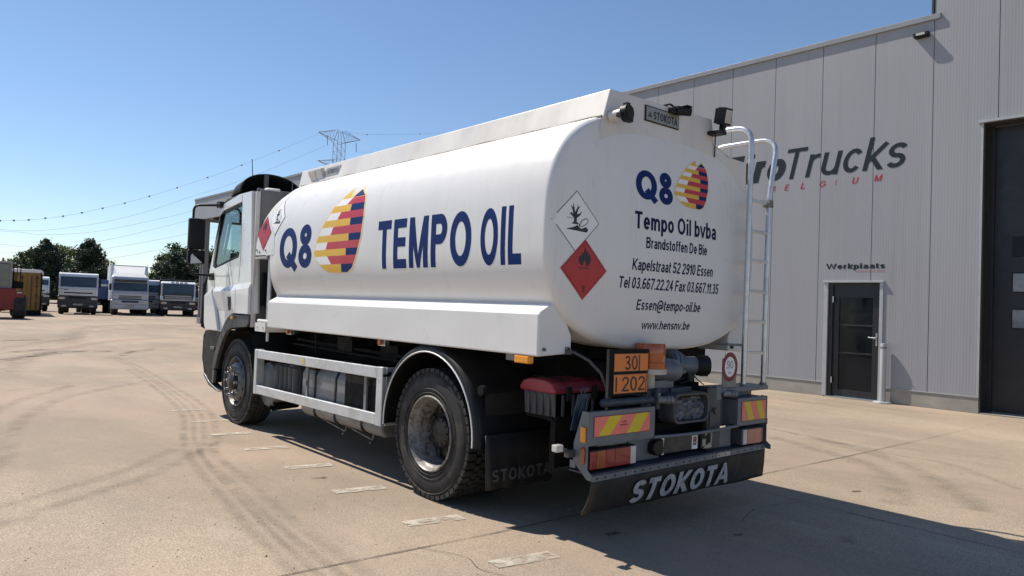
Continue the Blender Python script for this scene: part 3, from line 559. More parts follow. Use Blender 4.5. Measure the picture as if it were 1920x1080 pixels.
# ---- wheels
def tyre_mesh(g, R0, w, lug):
    # profile across the tyre, t from 0 (outer face) to w
    pf = [(0.292, 0.030), (0.300, 0.012), (0.335, 0.002), (0.40, -0.006), (0.455, 0.004), (R0 - 0.030, 0.016), (R0 - 0.014, 0.030), (R0 - 0.022, 0.05), (R0 - 0.022, w - 0.05), (R0 - 0.014, w - 0.03), (R0 - 0.03, w - 0.016), (0.455, w - 0.004), (0.40, w + 0.006), (0.30, w - 0.012), (0.292, w - 0.03)]
    g.lathe(pf, (0, 0, 0), (1, 0, 0), 72)
    for rr in (0.322, 0.355, 0.468):
        g.lathe([(rr - 0.004, -0.004), (rr, -0.0085), (rr + 0.004, -0.004)], (0, 0, 0), (1, 0, 0), 64)
    n = 46
    for k in range(n):
        a = 2 * math.pi * k / n
        for t0, t1, ph in ((0.006, 0.088, 0.0), (0.102, w / 2 - 0.005, 0.45), (w / 2 + 0.005, w - 0.102, 0.1), (w - 0.088, w - 0.006, 0.6)):
            m = Matrix.Rotation(a + ph * 2 * math.pi / n, 4, 'X')
            h = 2 * math.pi * R0 / n * (0.37 if lug else 0.455)
            g.box(t0, t1, -h, h, R0 - 0.03, R0 + (0.0015 if t0 < 0.05 or t1 > w - 0.05 else 0.003), m)
def wheel(y, x_out, sx, kind, inner=False):
    W_ = 0.295
    e = bpy.data.objects.new("wheel", None); COL.objects.link(e); e.parent = truck
    e.location = (sx * x_out, y, 0.518); e.rotation_euler = (0, 0, 0 if sx < 0 else math.pi)
    g = G(); tyre_mesh(g, 0.5145, W_, kind == 'rear'); g.build("tyre", 'rubber', e, smooth=32)
    if kind == 'rear':
        g = G()
        g.lathe([(0.296, 0.022), (0.302, -0.004), (0.292, -0.012), (0.284, -0.004), (0.280, 0.03), (0.268, 0.045), (0.254, 0.08), (0.250, 0.165), (0.240, 0.185)], (0, 0, 0), (1, 0, 0), 56)
        g.build("rim", 'rim_rust', e, smooth=40)
        g = G(); g.lathe([(0.245, 0.178), (0.235, 0.186), (0.20, 0.172), (0.17, 0.150), (0.14, 0.150), (0.12, 0.135), (0.112, 0.105), (0.09, 0.098), (0.0, 0.098)], (0, 0, 0), (1, 0, 0), 40)
        for k in range(10):
            a = 2 * math.pi * k / 10; c, s_ = math.cos(a), math.sin(a)
            g.cyl((0.155, 0.168 * c, 0.168 * s_), (0.135, 0.168 * c, 0.168 * s_), 0.018, seg=6)
            g.cyl((0.11, 0.097 * c, 0.097 * s_), (0.092, 0.097 * c, 0.097 * s_), 0.010, seg=6)
        for k in range(8):
            a = 2 * math.pi * (k + 0.5) / 8; c, s_ = math.cos(a), math.sin(a)
            g.cyl((0.150, 0.212 * c, 0.212 * s_), (0.1555, 0.212 * c, 0.212 * s_), 0.026, seg=12)
        g.build("hub", 'hub_dark', e, smooth=40)
    else:
        g = G()
        g.lathe([(0.296, 0.022), (0.302, -0.004), (0.292, -0.012), (0.284, -0.002), (0.276, 0.035), (0.262, 0.05), (0.245, 0.02), (0.215, -0.018), (0.17, -0.030), (0.15, -0.030), (0.14, -0.012), (0.0, -0.012)], (0, 0, 0), (1, 0, 0), 56)
        g.build("rim", 'rim_grey', e, smooth=40)
        g = G()
        for k in range(10):
            a = 2 * math.pi * (k + 0.5) / 10; c, s_ = math.cos(a), math.sin(a)
            g.cyl((0.0, 0.238 * c, 0.238 * s_), (0.0105, 0.238 * c, 0.238 * s_), 0.021, seg=12)
        g.build("vent_hole", 'black', e)
        g = G()
        for k in range(10):
            a = 2 * math.pi * k / 10; c, s_ = math.cos(a), math.sin(a)
            g.cyl((-0.028, 0.168 * c, 0.168 * s_), (-0.058, 0.168 * c, 0.168 * s_), 0.019, seg=6); g.cyl((-0.058, 0.168 * c, 0.168 * s_), (-0.085, 0.168 * c, 0.168 * s_), 0.012, seg=8)
        g.build("wheel_nuts", 'silver', e, smooth=30)
        g = G(); g.lathe([(0.118, -0.010), (0.112, -0.055), (0.09, -0.075), (0.0, -0.080)], (0, 0, 0), (1, 0, 0), 30); g.build("hub", 'hub_dark', e, smooth=40)
    return e
for sx in (-1, 1):
    wheel(1.606, 1.185, sx, 'rear'); wheel(1.606, 0.855, sx, 'rear'); wheel(5.80, 1.185, sx, 'front')

# ---- rear mudguards, flaps, stays
for sx in (-1, 1):
    g = G(); path = arc(1.597, 0.545, 0.655, 184, -4, 30)
    path = [(2.265, 0.50)] + path[::-1][::-1] + [(0.925, 0.50), (0.925, 0.60)][:1]
    ar = lambda r: arc(1.597, 0.545, r, -3, 183, 36)
    def ringx(x, pts): return [(sx * x, y, z) for y, z in pts]
    g.loft([ringx(0.55, ar(0.680)), ringx(1.185, ar(0.682)), ringx(1.215, ar(0.676)), ringx(1.235, ar(0.660)), ringx(1.240, ar(0.640)), ringx(1.238, ar(0.622)), ringx(1.20, ar(0.622)), ringx(1.19, ar(0.650)), ringx(0.55, ar(0.655))], False)
    mg = g.build("mudguard", 'black', truck, smooth=50)
    g = G(); g.tube([(sx * 1.241, 1.597 + 0.623 * math.cos(R(a)), 0.545 + 0.623 * math.sin(R(a))) for a in range(-3, 184, 6)], 0.0065, 6); g.build("edge_trim", 'white_ink', mg, smooth=60)
    g = G(); g.cyl((sx * 1.19, 0.93, 0.932), (sx * 0.60, 0.93, 0.945), 0.026); g.cyl((sx * 1.22, 0.93, 0.932), (sx * 1.14, 0.93, 0.933), 0.036); g.cyl((sx * 1.19, 2.27, 0.93), (sx * 0.50, 2.27, 0.93), 0.02); g.cyl((sx * 1.02, 0.915, 0.604), (sx * 0.55, 0.915, 0.606), 0.018); g.cyl((sx * 1.245, 2.235, 0.92), (sx * 1.14, 2.235, 0.92), 0.012)
    g.build_each("mudguard_stay", 'chassis', mg, smooth=40)
    g = G(); pts = []
    for k in range(15):
        x = -1.205 + 0.655 * k / 14; pts.append((x, 0.012 * math.sin(k * 1.7) + 0.006 * math.sin(k * 3.9)))
    rows = [[(sx * -x, 0.875 - dy * q - 0.03 * q, 0.615 - 0.385 * q) for x, dy in pts] for q in (0, 0.35, 0.7, 1)]
    g.loft(rows, False); fl = g.build("mud_flap", 'flap', truck, smooth=60)
    sm = fl.modifiers.new("thick", 'SOLIDIFY'); sm.thickness = 0.008
    if sx < 0: text(fl, 'dim_ink', "STOKOTA", -1.17, -0.585, 0.285, 0.375, lambda u, v, l=0: (u, 0.822 - l, v), 0.2, step=0)
    # upper flap board hanging behind the tyre, closing the guard
    g = G(); g.box(sx * 1.15 if sx < 0 else sx * 0.55, sx * 0.55 if sx < 0 else sx * 1.15, 0.945, 0.953, 0.60, 0.93); g.build("splash_panel", 'flap', mg)

# ---- chassis, axles, running gear under the tank
g = G()
for sx in (-1, 1): g.box(sx * 0.43 - 0.04, sx * 0.43 + 0.04, 0.25, 6.6, 0.72, 1.0); g.box(sx * 0.43 - 0.05, sx * 0.43 + 0.05, 0.35, 5.3, 1.003, 1.16)
for y in (0.5, 1.2, 2.0, 2.9, 3.8, 4.6, 5.4, 6.3): g.box(-0.39, 0.39, y, y + 0.12, 0.76, 0.96)
for y in (0.6, 1.9, 3.2, 4.4): g.box(-1.05, 1.05, y, y + 0.09, 1.17, 1.29)
for y in (0.62, 1.92, 3.22, 4.42): g.box(-0.75, 0.75, y, y + 0.05, 1.25, 1.40)
chs = g.build("chassis_frame", 'chassis', truck, bevel=0.006)
g = G(); g.cyl((-1.0, 1.606, 0.518), (1.0, 1.606, 0.518), 0.085); g.ball((0, 1.606, 0.518), 0.22, (0.9, 1, 1)); g.cyl((0, 1.7, 0.55), (0, 5.2, 0.75), 0.05); g.cyl((-0.98, 1.606, 0.518), (-0.80, 1.606, 0.518), 0.21, seg=24); g.cyl((0.98, 1.606, 0.518), (0.80, 1.606, 0.518), 0.21, seg=24)
g.build("rear_axle", 'chassis', truck, smooth=40)
g = G(); g.box(-0.9, 0.9, 5.74, 5.86, 0.42, 0.54); g.cyl((-0.98, 5.80, 0.518), (-0.85, 5.80, 0.518), 0.20, seg=24); g.cyl((0.98, 5.80, 0.518), (0.85, 5.80, 0.518), 0.20, seg=24); g.build("front_axle", 'chassis', truck)
g = G()
for sx in (-1, 1):
    for k in range(4): g.box(sx * 0.50 - 0.045, sx * 0.50 + 0.045, 0.95 + 0.07 * k, 2.30 - 0.07 * k, 0.66 - 0.022 * k, 0.68 - 0.022 * k)
    for k in range(3): g.box(sx * 0.50 - 0.045, sx * 0.50 + 0.045, 5.15 + 0.07 * k, 6.5 - 0.07 * k, 0.64 - 0.022 * k, 0.66 - 0.022 * k)
    g.cyl((sx * 0.62, 1.35, 0.45), (sx * 0.62, 1.35, 0.95), 0.10, seg=18)
g.build("leaf_springs", 'chassis', truck)
g = G(); g.box(-0.36, 0.36, 5.0, 6.7, 0.52, 1.25); g.cyl((-0.0, 4.2, 0.7), (0, 5.0, 0.72), 0.22, seg=20); g.build("engine_block", 'chassis', truck, bevel=0.03)
# pump cabinet pipes under the tank
g = G()
for x, y in ((-0.75, 3.0), (-0.6, 2.3), (-0.85, 4.3), (0.7, 3.0)):
    g.tube([(x, y, 1.40), (x, y, 1.10), (x + 0.05, y - 0.10, 1.04), (x + 0.1, y - 0.5, 1.03), (0.1, y - 0.9, 1.03)], 0.045, 10)
g.tube([(-0.95, 4.6, 1.10), (-0.95, 2.3, 1.06), (-0.9, 2.1, 1.0)], 0.018, 8); g.tube([(-0.99, 4.6, 1.05), (-0.99, 2.4, 1.02), (-0.9, 2.15, 0.95)], 0.012, 8)
g.cyl((-1.02, 4.0, 1.30), (-1.02, 4.0, 1.0), 0.012); g.box(-0.98, -0.80, 3.3, 3.6, 1.02, 1.18); g.box(-0.95, -0.8, 2.5, 2.8, 1.02, 1.15)
g.build("product_pipes", 'chassis', truck, smooth=40)
# fuel tank and straps
g = G(); g.box(-1.165, -1.145, 2.42, 3.06, 0.52, 0.90); g.box(-1.165, -0.6, 2.40, 2.42, 0.50, 0.92); g.build("dark_infill", 'chassis', truck)  # dark sheets added to black out the fuel tank's rear upper part
g = G(); sec = [(-1.14, 0.42), (-1.13, 0.38), (-1.08, 0.345), (-0.62, 0.345), (-0.55, 0.40), (-0.55, 0.84), (-0.62, 0.90), (-1.02, 0.90), (-1.10, 0.86), (-1.135, 0.78)]
g.prism(sec, 'y', 2.42, 4.06); ft = g.build("fuel_tank", 'alu_dark', truck, bevel=0.03, seg=3)
g = G()
for y in (2.75, 3.28, 3.72):
    g.prism([(x + (0.008 if x > -0.8 else -0.008), z + (0.008 if z > 0.6 else -0.008)) for x, z in sec], 'y', y, y + 0.035)
g.build_each("strap", 'black', ft, bevel=0.006)
g = G()
for y in (2.76, 3.29): g.tube([(-1.0, y, 0.345), (-1.02, y, 0.27), (-1.06, y - 0.02, 0.25)], 0.009, 6); g.tube([(-1.02, y, 0.27), (-1.0, y + 0.5, 0.315)], 0.007, 6)
g.build_each("tie_wire", 'rim_rust', ft)
g = G()
for k in range(5): g.cyl((-1.06, 4.34 + 0.115 * k, 0.80), (-1.06, 4.34 + 0.115 * k, 0.50), 0.052, seg=10)
g.box(-1.06, -0.62, 4.28, 4.86, 0.48, 0.80); g.box(-1.08, -0.60, 4.26, 4.88, 0.80, 0.815)
g.build("battery_box", 'dark_grey', truck, bevel=0.008)
g = G(); g.lathe([(0.0, -1.075), (0.20, -1.07), (0.235, -1.055), (0.25, -1.06), (0.262, -1.03), (0.262, -0.55), (0.0, -0.5)], (0, 5.12, 0.545), (1, 0, 0), 40); g.build("silencer", 'alu_dark', truck, smooth=40)
g = G(); g.tube([(-0.75, 5.0, 0.33), (-0.95, 4.98, 0.32), (-1.06, 4.98, 0.31)], 0.058, 16, False); g.tube([(-1.05, 4.98, 0.31), (-0.75, 5.0, 0.33)], 0.050, 16, False); g.build("exhaust_pipe", 'chassis', truck, smooth=40)
g = G(); g.cyl((0.98, 3.0, 0.62), (0.98, 4.4, 0.62), 0.16, seg=24); g.cyl((0.75, 3.0, 0.80), (0.75, 4.4, 0.80), 0.12, seg=20); g.build_each("air_tank", 'dark_grey', truck, smooth=40)

# ================================================================== rear bumper of the truck
g = G()
for a, b in ((-1.060, -0.395), (0.640, 1.060)):
    g.holed([(a, 0.668), (b, 0.668), (b, 0.885), (a, 0.885)], [], 'y', 0.0, 0.012)
    g.box(a, b, 0.012, 0.05 if a < 0 else 0.17, 0.872, 0.884); g.box(a, b, 0.012, 0.10, 0.669, 0.68)
for x in (-1.0655, 1.0625): g.prism([(-0.004, 0.888), (0.055, 0.888), (0.125, 0.675), (0.125, 0.555), (0.0, 0.455), (-0.045, 0.455), (-0.045, 0.49), (-0.004, 0.52)], 'x', x, x + 0.004)
g.prism([(0.012, 0.884), (0.17, 0.884), (0.32, 0.665), (0.012, 0.665)], 'x', 0.640, 0.646)
g.box(-0.60, -0.26, 0.06, 0.07, 0.505, 0.664); g.box(0.36, 0.64, 0.06, 0.07, 0.505, 0.64); g.box(-1.04, -0.60, 0.10, 0.11, 0.505, 0.664); g.box(0.64, 1.05, 0.10, 0.11, 0.505, 0.664)
g.box(-1.06, 1.06, 0.111, 0.16, 0.51, 0.56); bmp = g.build("rear_bumper", 'steel_blue', truck, bevel=0.004)
g = G(); g.tube([(-0.40, 0.004, 0.672), (-0.2, 0.0, 0.664), (0.1, -0.004, 0.658), (0.4, 0.0, 0.662), (0.645, 0.004, 0.672)], 0.013, 8); g.build("bumper_tube", 'steel_blue', bmp, smooth=60)
g = G(); g.box(-1.065, 1.045, -0.05, 0.16, 0.488, 0.500); g.box(-1.075, 1.05, -0.056, -0.050, 0.452, 0.502); st = g.build("bumper_step", 'step_blue', bmp, bevel=0.003)
g = G()
g.box(-1.075, 1.05, -0.0585, -0.0562, 0.453, 0.490)
st2 = g.build("step_lip", 'steel_blue', bmp)
g = G()
for k in range(23):
    x = -1.03 + 2.05 * k / 22 + 0.012 * math.sin(k * 5.1); g.cyl((x, -0.0587, 0.471), (x, -0.0605, 0.471), 0.0075, seg=10)
g.build("lip_holes", 'black_ink', bmp)
shapes(bmp, "bare_patch", [('beige', [(0.345, 0.458), (0.36, 0.487), (0.52, 0.489), (0.535, 0.478), (0.53, 0.457)], 0)], lambda u, v, l=0: (u, -0.0592, v), 0)
shapes(bmp, "bare_patch", [('beige', [(-0.98, 0.646), (-0.90, 0.653), (-0.60, 0.660), (-0.30, 0.660), (-0.28, 0.645), (-0.45, 0.630), (-0.60, 0.625), (-0.75, 0.638)], 0)], lambda u, v, l=0: (u + 0.05, 0.058, v), 0)
# marker boards
def board(x0, x1, z0, z1, flip):
    P = [('maroon', [(x0, z0), (x1, z0), (x1, z1), (x0, z1)], 0.0), ('fluo_red', [(x0 + .004, z0 + .004), (x1 - .004, z0 + .004), (x1 - .004, z1 - .004), (x0 + .004, z1 - .004)], 0.0005)]
    w, h = x1 - x0, z1 - z0; q0, q1 = z0 + .004, z1 - .004
    if not flip: st = [(0.07, 0.27, 0.27, 0.49), (0.56, 0.79, 0.74, 0.97)]
    else: st = [(0.28, 0.50, 0.10, 0.33), (0.76, 0.97, 0.56, 0.78)]
    for a, b, c, d in st: P.append(('fluo_yellow', [(x0 + a * w, q0), (x0 + b * w, q0), (x0 + d * w, q1), (x0 + c * w, q1)], 0.001))
    for x, z in ((x0 + .018, z0 + .015), (x1 - .018, z0 + .015), (x0 + .018, z1 - .02), (x1 - .018, z1 - .02)): P.append(('plate_metal', [(x + .006 * math.cos(q), z + .006 * math.sin(q)) for q in (0, 1.05, 2.1, 3.14, 4.2, 5.2)], 0.0016))
    return P
shapes(bmp, "marker_board", board(-1.014, -0.447, 0.722, 0.855, False), lambda u, v, l=0: (u, -0.003 - l, v), 0)
shapes(bmp, "marker_board", board(0.690, 1.048, 0.702, 0.860, True), lambda u, v, l=0: (u, -0.003 - l, v), 0)
text(bmp, 'black_ink', "27R", -0.745, -0.70, 0.800, 0.810, lambda u, v, l=0: (u, -0.0052 - l, v), 0.14, step=0); text(bmp, 'black_ink', "002349", -0.76, -0.69, 0.780, 0.790, lambda u, v, l=0: (u, -0.0052 - l, v), 0.14, step=0)
# tail lamps
g = G(); g.box(-1.052, -0.592, 0.0, 0.10, 0.512, 0.640); tl = g.build("tail_lamp", 'black', bmp, bevel=0.006)
for a, b, m in ((-1.048, -0.985, 'red_lens'), (-0.985, -0.90, 'amber_tail'), (-0.90, -0.81, 'red_lens'), (-0.81, -0.655, 'red_lens'), (-0.655, -0.598, 'clear_lens')):
    g = G(); g.box(a + .0008, b - .0008, -0.014, -0.001, 0.517, 0.636); g.build("lens", m, tl, bevel=0.005)
g = G(); g.box(0.705, 1.0, 0.0, 0.10, 0.512, 0.640); tl = g.build("tail_lamp", 'dark_grey', bmp, bevel=0.006); tl["label"] = "faded pinkish right tail lamp"
for a, b, m in ((0.709, 0.765, 'clear_lens'), (0.765, 0.975, 'red_pale'), (0.975, 0.998, 'red_lens')):
    g = G(); g.box(a + .0008, b - .0008, -0.014, -0.001, 0.517, 0.636); g.build("lens", m, tl, bevel=0.005)
g = G(); g.box(1.02, 1.034, 0.02, 0.05, 0.55, 0.63); g.build("reflector", 'red_lens', bmp)
# amber reflectors on the left cheek plate
g = G(); g.box(-1.082, -1.066, 0.012, 0.058, 0.690, 0.790); g.build("side_reflector", 'amber', bmp, bevel=0.006)
g = G(); g.prism([(0.035 + 0.019 * math.cos(R(a)), 0.605 + (0.032 if math.sin(R(a)) > 0 else -0.032) + 0.024 * math.sin(R(a))) for a in range(0, 360, 20)], 'x', -1.076, -1.066); g.build("side_reflector", 'amber_tail', bmp, smooth=30)
g = G(); g.tube([(-1.06, 0.125, 0.60), (-1.10, 0.125, 0.615), (-1.19, 0.118, 0.648)], 0.014, 8); g.box(-1.13, -1.07, 0.105, 0.145, 0.585, 0.63); arm = g.build("lamp_arm", 'dark_grey', bmp, smooth=40)
g = G(); g.box(-1.245, -1.185, 0.095, 0.145, 0.630, 0.676); g.build("outline_lamp", 'clear_lens', arm, bevel=0.006)
g = G(); g.tube([(1.065, 0.12, 0.60), (1.10, 0.12, 0.615), (1.19, 0.12, 0.648)], 0.014, 8); g.box(1.185, 1.245, 0.095, 0.145, 0.630, 0.676); g.build("lamp_arm", 'dark_grey', bmp)
# number plate
g = G(); g.box(-0.255, 0.175, 0.035, 0.05, 0.535, 0.655); npl = g.build("number_plate", 'plate_dirty', bmp, bevel=0.003)
g = G(); g.box(0.090, 0.158, 0.029, 0.0345, 0.536, 0.652); g.build("plate_tab", 'white_ink', npl, bevel=0.002)
text(npl, 'maroon', "B", 0.103, 0.146, 0.565, 0.628, lambda u, v, l=0: (u, 0.0275 - l, v), 0.2, step=0)
text(npl, 'black_ink', "RA", -0.235, -0.165, 0.605, 0.645, lambda u, v, l=0: (u, 0.0340 - l, v), 0.13, step=0)
g = G(); g.prism([(-0.275, 0.530), (-0.245, 0.530), (-0.255, 0.57), (-0.243, 0.652), (-0.27, 0.655), (-0.285, 0.64), (-0.262, 0.59), (-0.27, 0.545)], 'y', 0.028, 0.034); g.build("plate_clip", 'alu', npl)
g = G(); g.cyl((-0.34, 0.06, 0.590), (-0.34, 0.0, 0.590), 0.055, seg=20); g.box(-0.34, -0.27, 0.01, 0.06, 0.54, 0.645); g.build("plate_lamp", 'black', bmp, bevel=0.01)
g = G(); g.box(0.20, 0.33, 0.03, 0.06, 0.53, 0.655); g.build("lamp_panel", 'black', bmp, bevel=0.004)
g = G(); g.tube([(0.24, 0.02, 0.63), (0.27, 0.012, 0.655), (0.31, 0.012, 0.635), (0.315, 0.02, 0.56)], 0.006, 6); g.box(0.215, 0.25, 0.022, 0.03, 0.548, 0.60); g.prism([(0.22, 0.53), (0.33, 0.53), (0.33, 0.58)], 'y', 0.024, 0.029); g.build("wiring", 'beige', bmp)
# rubber apron under the step
g = G(); rows = []
for q in range(9):
    t = q / 8; rows.append([(-1.068 + 2.136 * k / 24, -0.052 + (0.05 - 0.033 * (-1.068 + 2.136 * k / 24)) * t * t + 0.004 * math.sin(k * 0.9) * t, 0.455 - 0.232 * t + (0.004 * math.sin(k * 0.55)) * t * t) for k in range(25)])
g.loft(rows, False); ap = g.build("rubber_apron", 'flap', truck, smooth=60)
sm = ap.modifiers.new("thick", 'SOLIDIFY'); sm.thickness = 0.012; sm.offset = -1
text(ap, 'grey_ink', "STOKOTA", -0.655, 0.520, 0.247, 0.408, lambda u, v, l=0: (u, -0.052 + (0.05 - 0.033 * u) * ((0.455 - v) / 0.232) ** 2 - 0.0175 - l, v), 0.215, 0.10, step=0.05)

def skew(o):
    for v in o.data.vertices: v.co.y += 0.028 * (v.co.x + 1.07)
for o in [st, st2, ap] + list(ap.children) + [c for c in bmp.children if c.name.startswith(("lip_holes", "bare_patch"))]: skew(o)
# ---- red-lidded box on the left
g = G(); pr = [(-0.97, 0.955), (-0.46, 0.955), (-0.475, 0.785), (-0.955, 0.785)]
g.prism(pr, 'y', 0.42, 0.74); 
for x in (-0.97, ): 
    for y in (0.46, 0.53, 0.60, 0.67): g.box(-0.978, -0.955, y, y + 0.035, 0.79, 0.945)
for x in (-0.90, -0.80, -0.70, -0.60): g.box(x, x + 0.03, 0.408, 0.43, 0.79, 0.945)
eb = g.build("extinguisher_box", 'dark_grey', truck, bevel=0.012)
g = G(); g.prism([(0.395, 0.952), (0.765, 0.952), (0.765, 0.985), (0.73, 1.025), (0.66, 1.045), (0.50, 1.045), (0.43, 1.025), (0.395, 0.985)], 'x', -0.99, -0.44)
g.build("lid", 'red_lid', eb, bevel=0.018, seg=3)
g = G()
for x in (-0.88, -0.62): g.box(x, x + 0.045, 0.380, 0.399, 0.90, 1.0); g.box(x, x + 0.045, 0.40, 0.76, 1.044, 1.052)
g.build_each("latch", 'black', eb, bevel=0.004)
g = G(); g.box(-0.95, -0.40, 0.45, 0.72, 0.765, 0.784); g.cyl((-0.62, 0.55, 0.765), (-0.62, 0.55, 0.46), 0.028); g.tube([(-0.62, 0.55, 0.47), (-0.64, 0.55, 0.40), (-0.60, 0.55, 0.39)], 0.010, 6); g.cyl((-0.94, 0.50, 0.775), (-0.94, 0.44, 0.775), 0.022); g.build("box_bracket", 'chassis', eb)

# ---- orange number panel, flashing beacon, hose
g = G(); g.box(-0.833, -0.420, 0.052, 0.066, 0.968, 1.284); g.box(-0.833, -0.793, 0.046, 0.052, 0.968, 1.284); g.box(-0.793, -0.42, 0.046, 0.052, 1.262, 1.284); pf = g.build("plate_frame", 'chassis', truck, bevel=0.003)
g = G(); g.box(-0.838, -0.8335, 0.046, 0.066, 0.88, 1.283); g.build("frame_edge", 'dark_grey', pf)
for z0, z1 in ((1.130, 1.258), (0.982, 1.118)):
    P = [('black_ink', [(-0.790, z0), (-0.427, z0), (-0.427, z1), (-0.790, z1)], 0), ('orange_plate', [(-0.783, z0 + .006), (-0.434, z0 + .006), (-0.434, z1 - .006), (-0.783, z1 - .006)], 0.0006)]
    shapes(pf, "danger_panel", P, lambda u, v, l=0: (u, 0.0445 - l, v), 0)
mpl = lambda u, v, l=0: (u, 0.0428 - l, v)
text(pf, 'black_ink', "30", -0.678, -0.545, 1.143, 1.240, mpl, 0.125, step=0); text(pf, 'black_ink', "I", -0.533, -0.521, 1.136, 1.243, mpl, 0.1, step=0)
text(pf, 'black_ink', "I 202", -0.768, -0.462, 0.998, 1.098, mpl, 0.125, step=0); text(pf, 'black_ink', "I", -0.453, -0.444, 0.990, 1.105, mpl, 0.1, step=0)
g = G(); g.cyl((-0.265, 0.155, 1.136), (-0.265, 0.155, 1.098), 0.118, seg=28); g.cyl((-0.265, 0.155, 1.10), (-0.265, 0.155, 0.80), 0.035); bc = g.build("beacon", 'beige', truck, smooth=40)
g = G(); g.lathe([(0.111, 1.137), (0.112, 1.180), (0.104, 1.184), (0.104, 1.19), (0.107, 1.195), (0.106, 1.305), (0.098, 1.318), (0.0, 1.324)], (-0.265, 0.155, 0), (0, 0, 1), 32); g.build("lens", 'amber_dark', bc, smooth=40)
g = G(); g.tube([(-0.98, 0.33, 1.255), (-0.93, 0.28, 1.25), (-0.87, 0.20, 1.20), (-0.83, 0.12, 1.12), (-0.79, 0.10, 1.02), (-0.74, 0.14, 0.90)], 0.011, 8); g.box(-1.0, -0.95, 0.28, 0.32, 1.235, 1.27); g.build("hose", 'dark_grey', truck, smooth=60)
g = G(); g.cyl((-0.87, 0.05, 0.928), (-0.375, 0.05, 0.926), 0.027); g.ball((-0.87, 0.05, 0.928), 0.030); g.cyl((-0.80, 0.07, 0.93), (-0.80, 0.07, 1.0), 0.012); g.build("grab_bar", 'step_blue', truck, smooth=40)
g = G(); g.holed([(-1.09, 0.755), (-1.03, 0.985), (-0.91, 0.985), (-0.96, 0.80), (-0.99, 0.755)], [[(-1.035, 0.84), (-1.0, 0.955), (-0.985, 0.955), (-1.02, 0.84)], [(-0.985, 0.84), (-0.955, 0.955), (-0.94, 0.955), (-0.965, 0.84)]], 'y', 0.13, 0.138); g.tube([(-1.0, 0.13, 0.985), (-1.01, 0.125, 1.02), (-0.99, 0.125, 1.035), (-0.975, 0.13, 1.0)], 0.006, 6); g.tube([(-0.97, 0.13, 0.985), (-0.975, 0.125, 1.02), (-0.955, 0.125, 1.03), (-0.945, 0.13, 1.0)], 0.006, 6); g.build("wheel_chock_holder", 'step_blue', truck, bevel=0.003)

g = G(); g.box(-0.95, 0.62, 0.42, 0.47, 0.44, 0.98); g.box(0.62, 0.98, 0.45, 0.50, 0.50, 0.93); g.box(-0.42, 0.46, 0.20, 0.24, 0.50, 0.72); g.build("rear_crossmember", 'chassis', truck)
# ---- discharge valves and rear cross members
g = G(); g.cyl((0.20, 0.45, 1.31), (0.20, 0.38, 1.24), 0.055, seg=18); g.tube([(0.20, 0.40, 1.27), (0.215, 0.33, 1.21), (0.235, 0.26, 1.165)], 0.058, 16); va = g.build("discharge_valve", 'steel_blue', truck, smooth=40)
g = G(); d = Vector((0.78, -0.62, 0)); c = Vector((0.22, 0.28, 1.14))
g.cyl(c - d * 0.03, c + d * 0.0, 0.098, seg=24); g.cyl(c + d * 0.005, c + d * 0.025, 0.098, seg=24); g.cyl(c + d * 0.025, c + d * 0.15, 0.062, 0.066, seg=22)
for k in range(8):
    a = 2 * math.pi * k / 8; o = Vector((0.62, 0.78, 0)) * (0.082 * math.cos(a)) + Vector((0, 0, 0.082 * math.sin(a))); g.cyl(c + o - d * 0.045, c + o + d * 0.035, 0.009, seg=6)
g.build("flange", 'steel_blue', va, smooth=40)
g = G(); g.cyl(c + d * 0.15, c + d * 0.235, 0.080, seg=22); g.cyl(c + d * 0.235, c + d * 0.25, 0.068, seg=22)
for k in range(6):
    a = 2 * math.pi * k / 6; o = Vector((0.62, 0.78, 0)) * (0.082 * math.cos(a)) + Vector((0, 0, 0.082 * math.sin(a))); g.cyl(c + o + d * 0.16, c + o + d * 0.23, 0.010, seg=6)
g.build("valve_cap", 'black', va, smooth=40)
g = G(); g.tube([c + d * 0.08 + Vector((0, 0, -0.06)), c + d * 0.09 + Vector((0.01, 0, -0.12)), c + d * 0.02 + Vector((0, 0, -0.15))], 0.012, 8); g.tube([c + d * 0.12 + Vector((0, 0, -0.06)), c + d * 0.16 + Vector((0, 0, -0.11)), c + d * 0.20 + Vector((0.02, 0, -0.15))], 0.005, 6); g.tube([c + d * -0.08 + Vector((0, 0, -0.08)), c + d * 0.0 + Vector((0, 0, -0.13)), c + d * 0.05 + Vector((0, 0, -0.10))], 0.008, 6); g.build("drain_hose", 'black', va)
g = G(); g.cyl((-0.16, 0.27, 1.115), (-0.02, 0.18, 1.115), 0.088, seg=24); g.ball((0.0, 0.165, 1.115), 0.085, (1, 1, 1), 20, 12); g.cyl((-0.12, 0.245, 1.115), (-0.10, 0.23, 1.115), 0.097, seg=24); g.cyl((0.055, 0.11, 1.108), (0.072, 0.095, 1.106), 0.016); g.box(-0.20, 0.02, 0.16, 0.28, 0.985, 1.04); g.build("filter_housing", 'steel_blue', truck, smooth=35)
g = G(); g.box(-0.36, 0.22, 0.14, 0.26, 0.935, 0.985); g.box(-0.06, 0.10, 0.12, 0.14, 0.88, 0.985); g.box(-0.36, -0.26, 0.10, 0.16, 0.66, 0.99); g.box(-0.30, -0.26, 0.06, 0.10, 0.85, 1.0); g.box(-0.38, 0.62, 0.40, 0.44, 0.98, 1.06); g.build("valve_frame", 'step_blue', truck, bevel=0.004)
